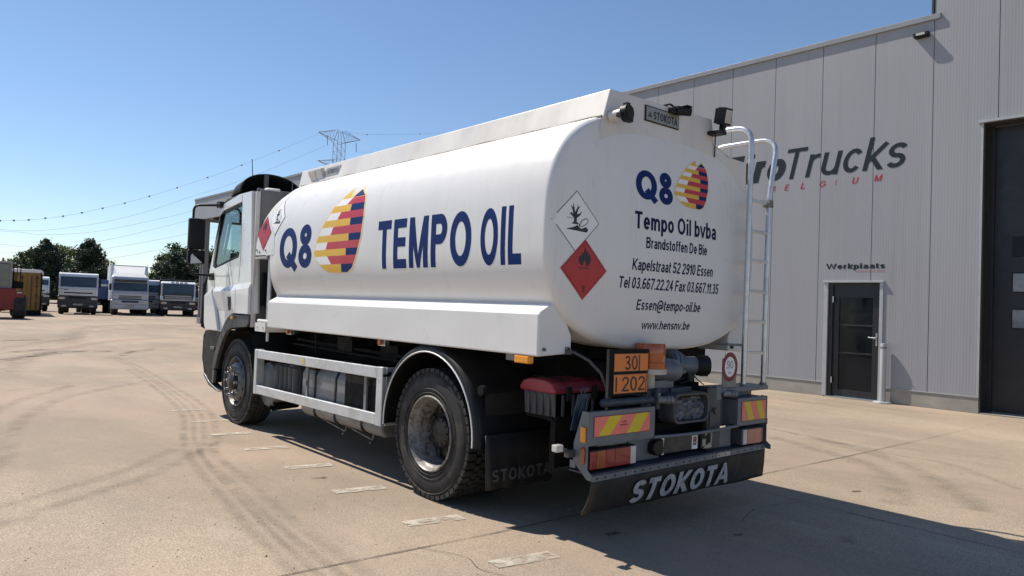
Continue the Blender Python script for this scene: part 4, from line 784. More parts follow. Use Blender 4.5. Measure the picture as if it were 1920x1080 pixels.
for x, z, y in ((-0.25, 0.918, 0.06), (0.56, 0.925, 0.06)):
    g = G(); g.cyl((x - 0.05, y, z), (x + 0.02, y - 0.03, z), 0.026, seg=14); g.cyl((x + 0.02, y - 0.03, z), (x + 0.035, y - 0.037, z), 0.032, seg=14); g.cyl((x + 0.04, y - 0.04, z), (x + 0.065, y - 0.05, z), 0.029, seg=14); g.cyl((x - 0.03, y, z), (x - 0.03, y, z + 0.05), 0.012); g.build("coupling", 'alu_dark', truck, smooth=40)
g = G(); g.box(0.31, 0.485, 0.055, 0.075, 0.505, 0.975); g.box(0.33, 0.40, 0.045, 0.055, 0.68, 0.80); g.cyl((0.40, 0.055, 0.80), (0.40, 0.03, 0.80), 0.025); g.build("rear_post", 'dark_grey', truck, bevel=0.004)
# hose basket
g = G()
def rrect(cx, cz, w, h, r, y, n=5):
    out = []
    for sx, sz, a0 in ((1, 1, 0), (-1, 1, 90), (-1, -1, 180), (1, -1, 270)):
        for k in range(n + 1):
            a = R(a0 + 90 * k / n); out.append((cx + sx * (w - r) + r * math.cos(a), y, cz + sz * (h - r) + r * math.sin(a)))
    return out
cx, cz = 0.065, 0.845
g.loft([rrect(cx, cz, 0.220, 0.112, 0.07, 0.16), rrect(cx, cz, 0.220, 0.112, 0.07, 0.03), rrect(cx, cz, 0.216, 0.108, 0.066, 0.02), rrect(cx, cz, 0.200, 0.094, 0.058, 0.022), rrect(cx, cz, 0.200, 0.094, 0.058, 0.16)], True)
hb = g.build("hose_socket", 'dark_grey', truck, smooth=50); hb["label"] = "scuffed rubber-rimmed hose socket"
g = G(); random.seed(4); rows = []
for j in range(9):
    rows.append([(cx - 0.195 + 0.39 * k / 14, 0.115 - 0.05 * (1 - ((j - 3) / 6.0) ** 2) + random.uniform(-0.018, 0.018), cz - 0.092 + 0.165 * j / 8) for k in range(15)])
g.loft(rows, False); g.build("crumpled_liner", mat("crumpled_grey_plastic", (0.13, 0.13, 0.135), 0.3, 0, 0.4, 30, (0.02, 0.02, 0.02), 0.6, (20, 20, 20)), hb)
# ladder platform, speed disc, ladder
g = G(); g.box(0.485, 1.165, 0.05, 0.26, 0.930, 0.968); g.box(0.42, 0.485, 0.05, 0.09, 0.88, 0.985); g.box(0.62, 1.06, 0.14, 0.16, 0.65, 0.93); pl = g.build("ladder_platform", 'steel_blue', truck, bevel=0.004)
g = G(); g.box(0.508, 0.702, 0.062, 0.070, 0.968, 1.20); sp = g.build("speed_sign", 'alu_dark', truck, bevel=0.003)
CS = (0.605, 1.132)
ci = lambda rx, rz, n=40: [(CS[0] + rx * math.cos(2 * math.pi * k / n), CS[1] + rz * math.sin(2 * math.pi * k / n)) for k in range(n)]
shapes(sp, "sign_disc", [('maroon', ci(0.108, 0.116), 0), ('white_ink', ci(0.072, 0.080), 0.0006)], lambda u, v, l=0: (u, 0.060 - l, v), 0)
text(sp, 'plate_metal', "90", 0.560, 0.650, 1.118, 1.182, lambda u, v, l=0: (u, 0.0585 - l, v), 0.13, step=0); text(sp, 'plate_metal', "km", 0.585, 0.625, 1.078, 1.096, lambda u, v, l=0: (u, 0.0585 - l, v), 0.13, step=0)
g = G()
def bend(p0, p1, p2, r, n=7):
    p0, p1, p2 = Vector(p0), Vector(p1), Vector(p2); a = p1 + (p0 - p1).normalized() * r; b = p1 + (p2 - p1).normalized() * r
    return [a.lerp(p1, t).lerp(p1.lerp(b, t), t) for t in [k / n for k in range(n + 1)]]
x1, x2, yl = 0.865, 1.165, 0.10
r1 = [Vector((x1, yl, 0.975))] + bend((x1, yl, 0.975), (x1 + 0.03, yl, 3.115), (x1, 0.55, 3.115), 0.15) + bend((x1, yl, 3.115), (x1, 0.75, 3.115), (x1, 0.75, 2.84), 0.12) + [Vector((x1, 0.75, 2.80))]
r2 = [Vector((x2, yl, 0.975)), Vector((x2 + 0.015, yl, 2.50))] + bend((x2 + 0.015, yl, 2.50), (x2 + 0.13, yl, 3.085), (x2 + 0.04, 0.6, 3.06), 0.15) + bend((x2 + 0.1, yl, 3.07), (x2 + 0.02, 0.68, 3.06), (x2 - 0.03, 0.68, 2.72), 0.13) + [Vector((x2 - 0.03, 0.68, 2.70))]
g.tube(r1, 0.0225, 12); g.tube(r2, 0.0225, 12)
ld = g.build("ladder", 'alu', truck, smooth=50)
for z in (1.235, 1.495, 1.745, 2.0, 2.245, 2.50):
    g = G(); g.box(x1 + 0.015, x2 + 0.0, yl - 0.016, yl + 0.016, z - 0.015, z + 0.015); g.build("rung", 'alu', ld, bevel=0.004)
g = G(); g.cyl((x1, yl, 0.968), (x1, yl, 0.985), 0.030); g.cyl((x2, yl, 0.968), (x2, yl, 0.985), 0.030); g.box(x2 - 0.03, x2 + 0.04, yl - 0.03, yl + 0.03, 2.47, 2.53); g.cyl((x1, yl, 1.30), (x1 - 0.1, 0.3, 1.30), 0.010); g.build_each("ladder_foot", 'rim_rust', ld)

# ---- fittings on the coaming
g = G(); g.cyl((-0.69, 0.236, 2.908), (-0.67, 0.13, 2.915), 0.040, seg=18); vc = g.build("pipe_end", 'coaming', coam, smooth=40)
g = G(); g.cyl((-0.668, 0.135, 2.915), (-0.66, 0.09, 2.918), 0.060, seg=20); g.cyl((-0.66, 0.09, 2.918), (-0.659, 0.083, 2.918), 0.050, seg=20)
for a in (80, 200, 320): g.box(-0.672 + 0.06 * math.cos(R(a)) - 0.012, -0.672 + 0.06 * math.cos(R(a)) + 0.02, 0.10, 0.14, 2.915 + 0.062 * math.sin(R(a)) - 0.014, 2.915 + 0.062 * math.sin(R(a)) + 0.014)
g.build("pipe_cap", 'black', coam, smooth=40)
g = G(); g.box(-0.325, 0.075, 0.226, 0.235, 2.952, 3.068); nm = g.build("name_plate", 'black', coam)
g = G(); g.box(-0.317, 0.067, 0.2235, 0.2262, 2.960, 3.060); g.build("plate_face", 'plate_metal', nm)
text(nm, 'black_ink', "STOKOTA", -0.235, 0.055, 2.976, 3.036, lambda u, v, l=0: (u, 0.2225 - l, v), 0.2, step=0)
shapes(nm, "plate_emblem", [('dim_ink', [(-0.300, 2.985), (-0.25, 2.985), (-0.275, 3.03)], 0)], lambda u, v, l=0: (u, 0.2225, v), 0)
g = G(); g.box(-0.05, 0.0, 0.18, 0.236, 3.06, 3.10); g.cyl((0.0, 0.20, 3.085), (0.10, 0.14, 3.085), 0.036, seg=14); g.box(0.03, 0.10, 0.12, 0.20, 3.115, 3.122); g.tube([(-0.10, 0.24, 3.11), (-0.06, 0.22, 3.125), (-0.01, 0.20, 3.10), (0.0, 0.2, 3.06)], 0.006, 6); g.tube([(-0.08, 0.24, 3.108), (-0.03, 0.23, 3.135), (0.02, 0.21, 3.11)], 0.005, 6); g.build("rear_camera", 'black', coam, bevel=0.003)
g = G(); m = Matrix.Translation((0.565, 0.13, 3.135)) @ Matrix.Rotation(R(10), 4, 'Z') @ Matrix.Rotation(R(10), 4, 'X') @ Matrix.Rotation(R(-6), 4, 'Y')
m = m @ Matrix.Diagonal((0.8, 0.8, 0.8, 1)); g.box(-0.085, 0.085, -0.02, 0.06, -0.085, 0.085, m)
for k in range(7): g.box(-0.075 + 0.022 * k, -0.066 + 0.022 * k, 0.06, 0.095, -0.075, 0.075, m)
g.box(-0.03, 0.03, 0.0, 0.05, -0.16, -0.08, m); g.box(0.46, 0.56, 0.12, 0.236, 2.985, 3.015); g.tube([(0.52, 0.2, 3.0), (0.55, 0.22, 2.94), (0.56, 0.228, 2.82)], 0.006, 6)
wl = g.build("work_lamp", 'black', coam, bevel=0.01)
g = G(); g.box(-0.066, 0.066, -0.026, -0.018, -0.066, 0.066, m); g.build("lens", 'clear_lens', wl, bevel=0.012)
# fittings on the left face of the coaming
def mp_co(u, v, l=0.0):
    x = -0.80 + (v - 2.78) / 0.325 * 0.10; return (x - 0.004 - l, -u, v)
shapes(coam, "name_plate", [('plate_metal', [(-4.56, 2.952), (-4.21, 2.952), (-4.19, 3.055), (-4.54, 3.055)], 0.0)], mp_co, 0)
text(coam, 'black_ink', "STOKOTA", -4.48, -4.225, 2.975, 3.030, lambda u, v, l=0: mp_co(u, v, 0.001 + l), 0.2, step=0)
g = G(); m = Matrix.Translation((-0.735, 4.75, 3.0)) @ Matrix.Rotation(R(-17), 4, 'Y')
g.prism([(-0.17, -0.075), (0.10, -0.075), (0.16, 0.0), (0.16, 0.065), (-0.17, 0.065)], 'x', -0.03, 0.02)
for v in g.bm.verts: v.co = m @ v.co
lh = g.build("lamp_housing", 'coaming', coam, bevel=0.006)
g = G(); g.box(-0.038, -0.031, -0.02, 0.12, -0.055, 0.05, m); g.build("lens", 'clear_lens', lh, bevel=0.006)

# ================================================================== cab
cab_parts = []
XS = 1.22
body = [(5.335, 1.345), (5.90, 1.345), (6.02, 1.315), (6.14, 1.24), (6.27, 1.125), (6.31, 1.10), (6.80, 1.10), (6.86, 1.12), (6.90, 1.55), (6.915, 1.73), (6.835, 1.885), (6.50, 2.675), (6.40, 2.745), (5.89, 2.818), (5.47, 2.822)]
win = [(5.815, 2.035), (5.775, 2.10), (5.752, 2.68), (5.775, 2.72), (6.44, 2.655), (6.535, 2.60), (6.715, 2.0), (6.715, 1.935), (6.66, 1.905)]
cab = bpy.data.objects.new("cab", None); COL.objects.link(cab); cab.parent = truck
for sx in (-1, 1):
    g = G(); g.holed(body, [win], 'x', sx * XS, sx * (XS - 0.05)); g.build("side_panel", 'cab_white', cab, bevel=0.006)
    g = G(); g.holed([(y, z) for y, z in win], [], 'x', sx * (XS - 0.022), sx * (XS - 0.026)); g.build("side_window", 'glass', cab)
    g = G()
    inn = [(5.855, 2.075), (5.815, 2.12), (5.79, 2.64), (5.81, 2.678), (6.43, 2.615), (6.50, 2.56), (6.675, 2.0), (6.64, 1.945)]
    g.holed([(y, z) for y, z in win], [inn], 'x', sx * (XS - 0.018), sx * (XS - 0.034)); g.build("window_seal", 'black', cab)
    # raised lower pressings with a sloped ledge on top
    def press(pts, top):
        a = [(sx * (XS + 0.001), y, z) for y, z in pts]; b = [(sx * (XS + 0.036), y, z if z < 1.55 else z - top) for y, z in pts]
        g.loft([a, b], True, True)
    g = G(); press([(5.338, 1.350), (5.955, 1.350), (5.985, 1.38), (6.02, 1.57), (6.10, 1.655), (6.04, 1.690), (5.345, 1.735)], 0.075); press([(6.335, 1.115), (6.80, 1.105), (6.865, 1.20), (6.895, 1.60), (6.62, 1.665), (6.565, 1.60)], 0.05)
    g.loft([[(sx * (XS + 0.001), y, 1.672), (sx * (XS + 0.034), y, 1.615), (sx * (XS + 0.002), y - 0.03, 1.375), (sx * (XS - 0.01), y - 0.03, 1.375), (sx * (XS - 0.01), y, 1.672)] for y in (6.05, 6.57)], True, True)
    g.build("lower_pressing", 'cab_white', cab, bevel=0.008)
    g = G(); g.prism([(5.89, 1.385), (5.96, 1.375), (6.02, 1.545), (5.90, 1.55)], 'x', sx * (XS + 0.030), sx * (XS + 0.041)); g.build("door_handle", 'black', cab, bevel=0.012)
    g = G()
    for a, b in (((5.772, 2.80), (5.735, 2.05)), ((5.735, 2.05), (5.76, 1.74)), ((6.15, 1.94), (6.055, 1.70)), ((6.60, 1.66), (6.32, 1.12)), ((6.68, 1.88), (6.605, 1.66))):
        n = Vector((0, b[1] - a[1], -(b[0] - a[0]))).normalized() * 0.004
        x = sx * (XS + 0.0015); g.face([(x, a[0] - n.y, a[1] - n.z), (x, b[0] - n.y, b[1] - n.z), (x, b[0] + n.y, b[1] + n.z), (x, a[0] + n.y, a[1] + n.z)])
    for a, b in (((5.765, 1.66), (5.745, 1.352)), ((6.01, 1.56), (5.985, 1.36))):
        x = sx * (XS + 0.0375); g.face([(x, a[0] - 0.003, a[1]), (x, b[0] - 0.003, b[1]), (x, b[0] + 0.003, b[1]), (x, a[0] + 0.003, a[1])])
    g.build("door_gap", 'black_ink', cab)
    g = G()
    fen = [(5.34, 1.335), (5.90, 1.335), (6.01, 1.305), (6.13, 1.23), (6.26, 1.10), (6.36, 0.95), (6.45, 0.80), (6.52, 0.62), (6.42, 0.62), (6.33, 0.80), (6.20, 0.98), (6.10, 1.08), (6.00, 1.135), (5.88, 1.165), (5.40, 1.20), (5.345, 1.25)]
    g.prism(fen, 'x', sx * (XS + 0.02), sx * (XS - 0.03)); fe = g.build("wheel_arch", 'dark_grey', cab, bevel=0.008)
    g = G(); g.loft([[(sx * x, y, z) for y, z in [(5.25, 0.70), (5.28, 0.95), (5.36, 1.12), (5.55, 1.19), (5.85, 1.155), (6.05, 1.09), (6.22, 0.94), (6.34, 0.78), (6.43, 0.60)]] for x in (XS - 0.03, 0.75)], False); g.build("arch_liner", 'black', fe)
    g = G(); g.box(min(sx * (XS + 0.02), sx * (XS + 0.045)), max(sx * (XS + 0.02), sx * (XS + 0.045)), 5.80, 5.88, 1.275, 1.315); g.build("side_indicator", 'amber', cab, bevel=0.008)
    g = G(); g.box(sx * (XS - 0.05) if sx > 0 else -XS - 0.0, sx * XS if sx > 0 else -(XS - 0.05), 5.315, 5.33, 1.2, 2.80)
    g.tube([(sx * 1.165, 5.30, 1.36), (sx * 1.165, 5.42, 2.80), (sx * 1.05, 5.43, 2.845), (sx * 0.90, 5.43, 2.85)], 0.035, 8)
    g.build("rear_corner_trim", 'coaming', cab, smooth=40)
# front: curved corners, windscreen, grille
def front_ring(z, y0):
    return [(x, y0 + b, z) for x, b in ((-1.22, 0.0), (-1.20, 0.05), (-1.15, 0.10), (-1.05, 0.14), (-0.7, 0.175), (0, 0.19), (0.7, 0.175), (1.05, 0.14), (1.15, 0.10), (1.20, 0.05), (1.22, 0.0))]
g = G(); g.loft([front_ring(z, y - 0.002) for y, z in ((6.80, 1.10), (6.86, 1.12), (6.90, 1.55), (6.915, 1.73), (6.835, 1.885))], False); g.build("front_panel", 'cab_white', cab, smooth=40)
g = G(); g.loft([front_ring(z, y - 0.004)[3:8] for y, z in ((6.835, 1.885), (6.50, 2.675))], False); g.build("windscreen", 'glass', cab, smooth=40)
for q in (slice(0, 4), slice(7, 11)):
    g = G(); g.loft([front_ring(z, y - 0.002)[q] for y, z in ((6.835, 1.885), (6.50, 2.675))], False); g.build("corner_pillar", 'cab_white', cab, smooth=40)
    xx = -1.03 if q.start == 0 else 1.03
    g = G(); g.tube([(xx * 1.0, 6.95, 1.90), (xx, 6.64, 2.62), (xx * 0.92, 6.62, 2.66), (0, 6.68, 2.67)], 0.018, 6); g.build("screen_seal", 'black', cab, smooth=50)

g = G(); g.loft([front_ring(z, y) for y, z in ((6.50, 2.675), (6.42, 2.735), (6.38, 2.76))] + [[(x, 6.30, 2.80 + 0.06 * (1 - (x / 1.22) ** 2)) for x, _y2, _z in front_ring(0, 0)], [(x, 5.46, 2.824 + 0.06 * (1 - (x / 1.22) ** 2)) for x, _y2, _z in front_ring(0, 0)]], False); g.build("roof", 'cab_white', cab, smooth=40)
g = G(); g.box(-1.17, 1.17, 5.35, 5.40, 1.20, 2.40); g.box(-1.17, 1.17, 5.41, 5.45, 2.40, 2.86); g.box(-1.17, 1.17, 5.40, 6.80, 1.20, 1.26)
for sx in (-1, 1): g.box(min(sx * 1.17, sx * 0.90), max(sx * 1.17, sx * 0.90), 5.30, 5.35, 2.2, 2.83)
g.build("back_wall", 'grey_panel', cab, bevel=0.01)
g = G()
for sx in (-1, 1): g.prism([(5.50, 1.3), (6.05, 1.3), (6.1, 1.65), (5.62, 1.70), (5.55, 2.28), (5.47, 2.28)], 'x', sx * 0.62 - 0.24, sx * 0.62 + 0.24); g.box(sx * 0.62 - 0.13, sx * 0.62 + 0.13, 5.48, 5.58, 2.28, 2.42)
g.build_each("seat", 'black', cab, bevel=0.03)
g = G(); g.prism([(6.35, 1.30), (6.85, 1.30), (6.85, 1.85), (6.60, 1.90), (6.40, 1.75)], 'x', -1.16, 1.16); g.build("dashboard", 'black', cab, bevel=0.03)
g = G(); c = Vector((-0.62, 6.22, 1.80)); ax = Vector((0, 0.55, -0.8)).normalized(); u = Vector((1, 0, 0)); w_ = ax.cross(u); pts = [c + u * 0.23 * math.cos(2 * math.pi * k / 28) + w_ * 0.23 * math.sin(2 * math.pi * k / 28) for k in range(29)]; g.tube(pts, 0.016, 8, False); g.tube([c + u * 0.22, c, c - u * 0.22], 0.016, 6); g.tube([c, c + ax * 0.4], 0.03, 8); g.build("steering_wheel", 'black', cab, smooth=60)
g = G(); g.loft([[(x * (1.005 if abs(x) > 1 else 1), y + o, z) for x, y, z in front_ring(z, y)] for z, y, o in ((0.40, 6.64, 0), (0.52, 6.80, 0.02), (0.72, 6.92, 0.03), (1.02, 6.91, 0.03), (1.09, 6.86, 0.0))], False)
for sx in (-1, 1):
    g.prism([(6.52, 0.62), (6.46, 0.80), (6.37, 0.95), (6.28, 1.095), (6.86, 1.095), (6.93, 1.0), (6.95, 0.72), (6.86, 0.52), (6.68, 0.40), (6.50, 0.40)], 'x', sx * 1.222, sx * 1.16)
bf = g.build("front_bumper", 'black', cab, smooth=35)
g = G()
for sx in (-1, 1):
    g.prism([(6.28, 0.345), (6.31, 0.335), (6.66, 0.385), (6.87, 0.50), (6.85, 0.53), (6.64, 0.43)], 'x', sx * 1.228, sx * 1.12); g.prism([(6.46, 0.60), (6.52, 0.615), (6.55, 0.44), (6.48, 0.43)], 'x', sx * 1.228, sx * 1.19); g.box(min(sx * 1.19, sx * 1.235), max(sx * 1.19, sx * 1.235), 6.50, 6.64, 0.855, 0.895)
g.build_each("bumper_lip", 'rim_grey', bf, bevel=0.006)
g = G(); g.loft([[(x * 0.985, y + 0.035, z) for x, y, z in front_ring(z, y)] for z, y in ((1.12, 6.86), (1.3, 6.885), (1.52, 6.90))], False)
for z in (1.18, 1.26, 1.34, 1.42): g.loft([[(x * 0.99, y + 0.05, zz) for x, y, zz in front_ring(zz, 6.885)] for zz in (z, z + 0.03)], False)
g.build("grille", 'black', cab)
g = G()
for sx in (-1, 1): g.tube([(sx * 1.20, 6.93, 1.80), (sx * 1.235, 6.96, 1.70), (sx * 1.235, 6.97, 1.14), (sx * 1.20, 6.93, 1.12)], 0.022, 8)
g.build_each("corner_deflector", 'black', cab, smooth=40)
# roof wind deflectors: a dished wing over each rear corner
for sx in (-1, 1):
    g = G(); rim = []; n = 22
    for k in range(n + 1):
        a = math.pi * k / n; rim.append((0.80 - 0.41 * math.cos(a), 2.845 + 0.275 * math.sin(a) ** 0.8 + 0.03 * (math.cos(a) * -1) * 0.5))
    rows = [[(sx * x, 5.86, z) for x, z in rim], [(sx * x, 5.90, z - 0.006) for x, z in rim], [(sx * (0.80 + (x - 0.80) * 0.96), 6.15, 2.84 + (z - 2.84) * 0.82) for x, z in rim], [(sx * (0.80 + (x - 0.80) * 0.85), 6.36, 2.83 + (z - 2.83) * 0.45) for x, z in rim], [(sx * (0.80 + (x - 0.80) * 0.7), 6.45, 2.80) for x, z in rim]]
    g.loft(rows, False); df = g.build("roof_deflector", 'black', cab, smooth=50); sm = df.modifiers.new("thick", 'SOLIDIFY'); sm.thickness = 0.010
    g = G(); g.box(sx * 0.895 - 0.028, sx * 0.895 + 0.028, 5.85, 5.875, 2.84, 3.105); g.box(sx * 0.55 - 0.008, sx * 0.55 + 0.008, 5.85, 5.865, 2.84, 3.06); g.build_each("deflector_strut", 'dark_grey', df, bevel=0.003)
# cables and stack behind the cab
g = G(); g.cyl((-0.72, 5.12, 1.25), (-0.72, 5.12, 2.78), 0.15, seg=24); g.ball((-0.72, 5.12, 2.78), 0.15, (1, 1, 0.5), 24, 12); g.build("air_intake", 'grey_panel', truck, smooth=40)
g = G(); g.cyl((-1.10, 5.10, 1.28), (-1.10, 5.10, 2.04), 0.028); g.cyl((-1.02, 4.98, 1.55), (-1.02, 4.98, 2.04), 0.042); g.cyl((-0.98, 4.93, 1.50), (-0.98, 4.93, 2.04), 0.03); g.build_each("vent_pipe", 'alu', truck, smooth=40)
g = G(); g.box(-0.98, 0.98, 4.98, 5.03, 1.30, 2.03)
for k in range(12): g.box(-0.98 + 0.16 * k, -0.93 + 0.16 * k, 5.03, 5.045, 1.30, 2.03)
g.build("bulkhead", 'grey_panel', truck)
g = G(); g.tube([(-1.05, 5.36, 1.55), (-1.08, 5.22, 1.42), (-1.05, 5.10, 1.36), (-0.9, 5.06, 1.40)], 0.014, 8); g.tube([(-0.98, 5.36, 1.60), (-1.02, 5.25, 1.38), (-0.95, 5.06, 1.34)], 0.014, 8); g.box(-1.12, -1.02, 5.26, 5.30, 1.45, 1.85); g.box(-1.145, -1.10, 5.29, 5.30, 2.33, 2.45); g.build_each("air_line", 'black', truck, smooth=50)
g = G(); g.tube([(-0.905, 6.25, 2.86), (-0.92, 6.30, 3.36)], 0.005, 6); g.build("aerial", 'black', cab)
# mirrors
for sx in (-1, 1):
    g = G(); g.tube([(sx * 1.215, 6.50, 2.735)] + bend((sx * 1.22, 6.50, 2.735), (sx * 1.50, 6.70, 2.72), (sx * 1.50, 6.70, 2.5), 0.08) + [Vector((sx * 1.50, 6.70, 2.5)), Vector((sx * 1.50, 6.74, 1.95))] + bend((sx * 1.5, 6.74, 2.0), (sx * 1.49, 6.76, 1.83), (sx * 1.22, 6.77, 1.82), 0.06) + [Vector((sx * 1.21, 6.77, 1.82))], 0.016, 8); g.box(sx * 1.21 - 0.05, sx * 1.21 + 0.05, 6.44, 6.56, 2.70, 2.775); g.box(sx * 1.21 - 0.03, sx * 1.21 + 0.035, 6.66, 6.80, 1.76, 1.85)
    ma = g.build("mirror_arm", 'black', cab, smooth=45)
    g = G(); g.loft([[(sx * (1.47 + w * 0.10), 6.60 + d, z) for w, d in ((-1, 0), (1, 0), (1.05, 0.05), (0.6, 0.14), (-0.6, 0.14), (-1.05, 0.05))] for z in (2.145, 2.17, 2.50, 2.545)], True, True); mh = g.build("mirror_housing", 'black', ma, bevel=0.02, smooth=35)
    g = G(); g.box(sx * 1.47 - 0.085, sx * 1.47 + 0.085, 6.594, 6.599, 2.175, 2.51); g.build("mirror_glass", 'black', mh, bevel=0.002)
    g = G(); g.loft([[(sx * (1.47 + w * 0.105), 6.59 + d, z) for w, d in ((-1, 0), (1, 0), (1.05, 0.05), (0.6, 0.13), (-0.6, 0.13), (-1.05, 0.05))] for z in (1.955, 1.975, 2.10, 2.135)], True, True); mh = g.build("wide_mirror", 'black', ma, bevel=0.02, smooth=35)
    g = G(); g.prism([(sx * 1.40, 1.972), (sx * 1.545, 1.955), (sx * 1.545, 2.055), (sx * 1.53, 2.085)] if sx < 0 else [(1.40, 1.972), (1.545, 1.955), (1.53, 2.085)], 'y', 6.583, 6.588); g.build("mirror_glass", 'alu_guard', mh)

# ================================================================== GROUND
def ground_mat():
    m, N, L, P = new_mat("worn_concrete"); v = mapping(N, L)
    base = ramp(N, L, noise(N, L, v, 0.22, 6, 0.6, 0.4), [(0.32, (0.268, 0.216, 0.158)), (0.50, (0.330, 0.270, 0.200)), (0.70, (0.385, 0.324, 0.246))])
    v2 = mapping(N, L, (1, 0.35, 1), (0, 0, R(-18)))
    c = mixc(N, L, ramp(N, L, noise(N, L, v2, 0.9, 8, 0.62, 0.8), [(0.42, (0, 0, 0)), (0.75, (0.55,) * 3)]), base, (0.225, 0.196, 0.160))
    v3 = mapping(N, L, (0.5, 1, 1), (0, 0, R(10)))
    c = mixc(N, L, ramp(N, L, noise(N, L, v3, 0.5, 7, 0.6, 0.6), [(0.52, (0, 0, 0)), (0.80, (0.5,) * 3)]), c, (0.43, 0.325, 0.225))
    c = mixc(N, L, ramp(N, L, noise(N, L, v, 3.1, 8, 0.7), [(0.50, (0, 0, 0)), (0.72, (0.30,) * 3)]), c, (0.245, 0.205, 0.165))
    sp = noise(N, L, v, 85, 3, 0.6)
    fine = N.new("ShaderNodeTexVoronoi"); fine.inputs["Scale"].default_value = 160; L.new(v, fine.inputs["Vector"])
    sep = N.new("ShaderNodeSeparateColor"); L.new(fine.outputs["Color"], sep.inputs[0])
    c = mixc(N, L, 1.0, c, ramp(N, L, sep.outputs[0], [(0.0, (0.66, 0.65, 0.63)), (0.25, (0.93, 0.93, 0.93)), (0.78, (1.06, 1.06, 1.06)), (1.0, (1.5, 1.48, 1.44))]), 'MULTIPLY')
    c = mixc(N, L, ramp(N, L, noise(N, L, mapping(N, L, (1, 0.25, 1), (0, 0, R(4))), 2.2, 9, 0.72, 0.3), [(0.54, (0, 0, 0)), (0.74, (0.35,) * 3)]), c, (0.50, 0.43, 0.33))
    c = mixc(N, L, 1.0, c, ramp(N, L, sp, [(0.28, (0.62, 0.62, 0.62)), (0.50, (1, 1, 1)), (0.72, (1.38, 1.36, 1.32))]), 'MULTIPLY')
    c = mixc(N, L, ramp(N, L, noise(N, L, mapping(N, L, (0.6, 0.25, 1), (0, 0, R(25))), 0.75, 9, 0.7, 0.5), [(0.42, (0, 0, 0)), (0.66, (0.75,) * 3)]), c, (0.225, 0.182, 0.138))
    c = mixc(N, L, ramp(N, L, noise(N, L, mapping(N, L, (1, 0.7, 1), (0, 0, R(60))), 0.33, 6, 0.6, 0.4), [(0.46, (0, 0, 0)), (0.66, (0.65,) * 3)]), c, (0.405, 0.300, 0.228))
    c = mixc(N, L, ramp(N, L, noise(N, L, v, 13, 7, 0.75), [(0.50, (0, 0, 0)), (0.70, (0.34,) * 3)]), c, (0.215, 0.180, 0.142))
    vo = N.new("ShaderNodeTexVoronoi"); vo.inputs["Scale"].default_value = 38; L.new(v, vo.inputs["Vector"])
    c = mixc(N, L, ramp(N, L, vo.outputs["Distance"], [(0.05, (0.55,) * 3), (0.12, (0, 0, 0))]), c, (0.27, 0.235, 0.19))
    vs = N.new("ShaderNodeTexVoronoi"); vs.inputs["Scale"].default_value = 1.15; vs.inputs["Randomness"].default_value = 1.0; L.new(v, vs.inputs["Vector"])
    c = mixc(N, L, ramp(N, L, vs.outputs["Distance"], [(0.010, (0.7,) * 3), (0.030, (0, 0, 0))]), c, (0.12, 0.10, 0.085))
    L.new(c, P.inputs["Base Color"]); P.inputs["Roughness"].default_value = 0.85; P.inputs["Specular IOR Level"].default_value = 0.3
    b = N.new("ShaderNodeBump"); b.inputs["Strength"].default_value = 0.35; b.inputs["Distance"].default_value = 0.006; L.new(sp, b.inputs["Height"])
    b2 = N.new("ShaderNodeBump"); b2.inputs["Strength"].default_value = 0.25; b2.inputs["Distance"].default_value = 0.02; L.new(noise(N, L, v, 6, 6), b2.inputs["Height"]); L.new(b.outputs[0], b2.inputs["Normal"]); L.new(b2.outputs[0], P.inputs["Normal"])
    return m
g = G(); xs = [-2500, -60, -20, -6, 0, 6, 20, 60, 2500]
vv = [[g.bm.verts.new((x, y, 0)) for x in xs] for y in xs]
for A, B in zip(vv, vv[1:]): g.skin(A, B, False)
gr = g.build("ground", ground_mat()); tag(gr, kind='structure')

def decal(name, col, lo, hi, scale, amount, aniso=(1, 1, 1)):
    m, N, L, P = new_mat(name); v = mapping(N, L, aniso)
    at = N.new("ShaderNodeAttribute"); at.attribute_name = "fade"
    n = ramp(N, L, noise(N, L, v, scale, 8, 0.68), [(lo, (0, 0, 0)), (hi, (amount,) * 3)])
    mu = N.new("ShaderNodeMath"); mu.operation = 'MULTIPLY'; L.new(n, mu.inputs[0]); L.new(at.outputs["Fac"], mu.inputs[1])
    n2 = ramp(N, L, noise(N, L, v, 7, 4), [(0.3, tuple(c * 0.85 for c in col)), (0.7, tuple(c * 1.15 for c in col))])
    L.new(n2, P.inputs["Base Color"]); P.inputs["Roughness"].default_value = 0.85; L.new(mu.outputs[0], P.inputs["Alpha"]); P.inputs["Specular IOR Level"].default_value = 0.25
    return m
D_TRACK = decal("tyre_dust", (0.205, 0.175, 0.142), 0.36, 0.72, 3.4, 0.33)
D_PALE = decal("scuffed_pale_dust", (0.56, 0.46, 0.34), 0.40, 0.78, 1.6, 0.60, (1, 0.3, 1))
D_JOINT = decal("joint_filler", (0.085, 0.072, 0.060), 0.30, 0.58, 2.6, 0.80)
D_PAINT = decal("worn_road_paint", (0.53, 0.485, 0.41), 0.38, 0.58, 9.0, 0.78)
D_OIL = decal("oil_stain", (0.06, 0.050, 0.042), 0.45, 0.64, 5.0, 0.80, (0.5, 1, 1))
def smooth_poly(pts, n=10):
    P = [Vector((*p, 0)) for p in pts]; P = [P[0] * 2 - P[1]] + P + [P[-1] * 2 - P[-2]]; out = []
    for k in range(1, len(P) - 2):
        a, b, c, d = P[k - 1], P[k], P[k + 1], P[k + 2]
        for j in range(n):
            t = j / n; out.append(0.5 * ((2 * b) + (c - a) * t + (2 * a - 5 * b + 4 * c - d) * t * t + (3 * b - a - 3 * c + d) * t ** 3))
    out.append(P[-2]); return out
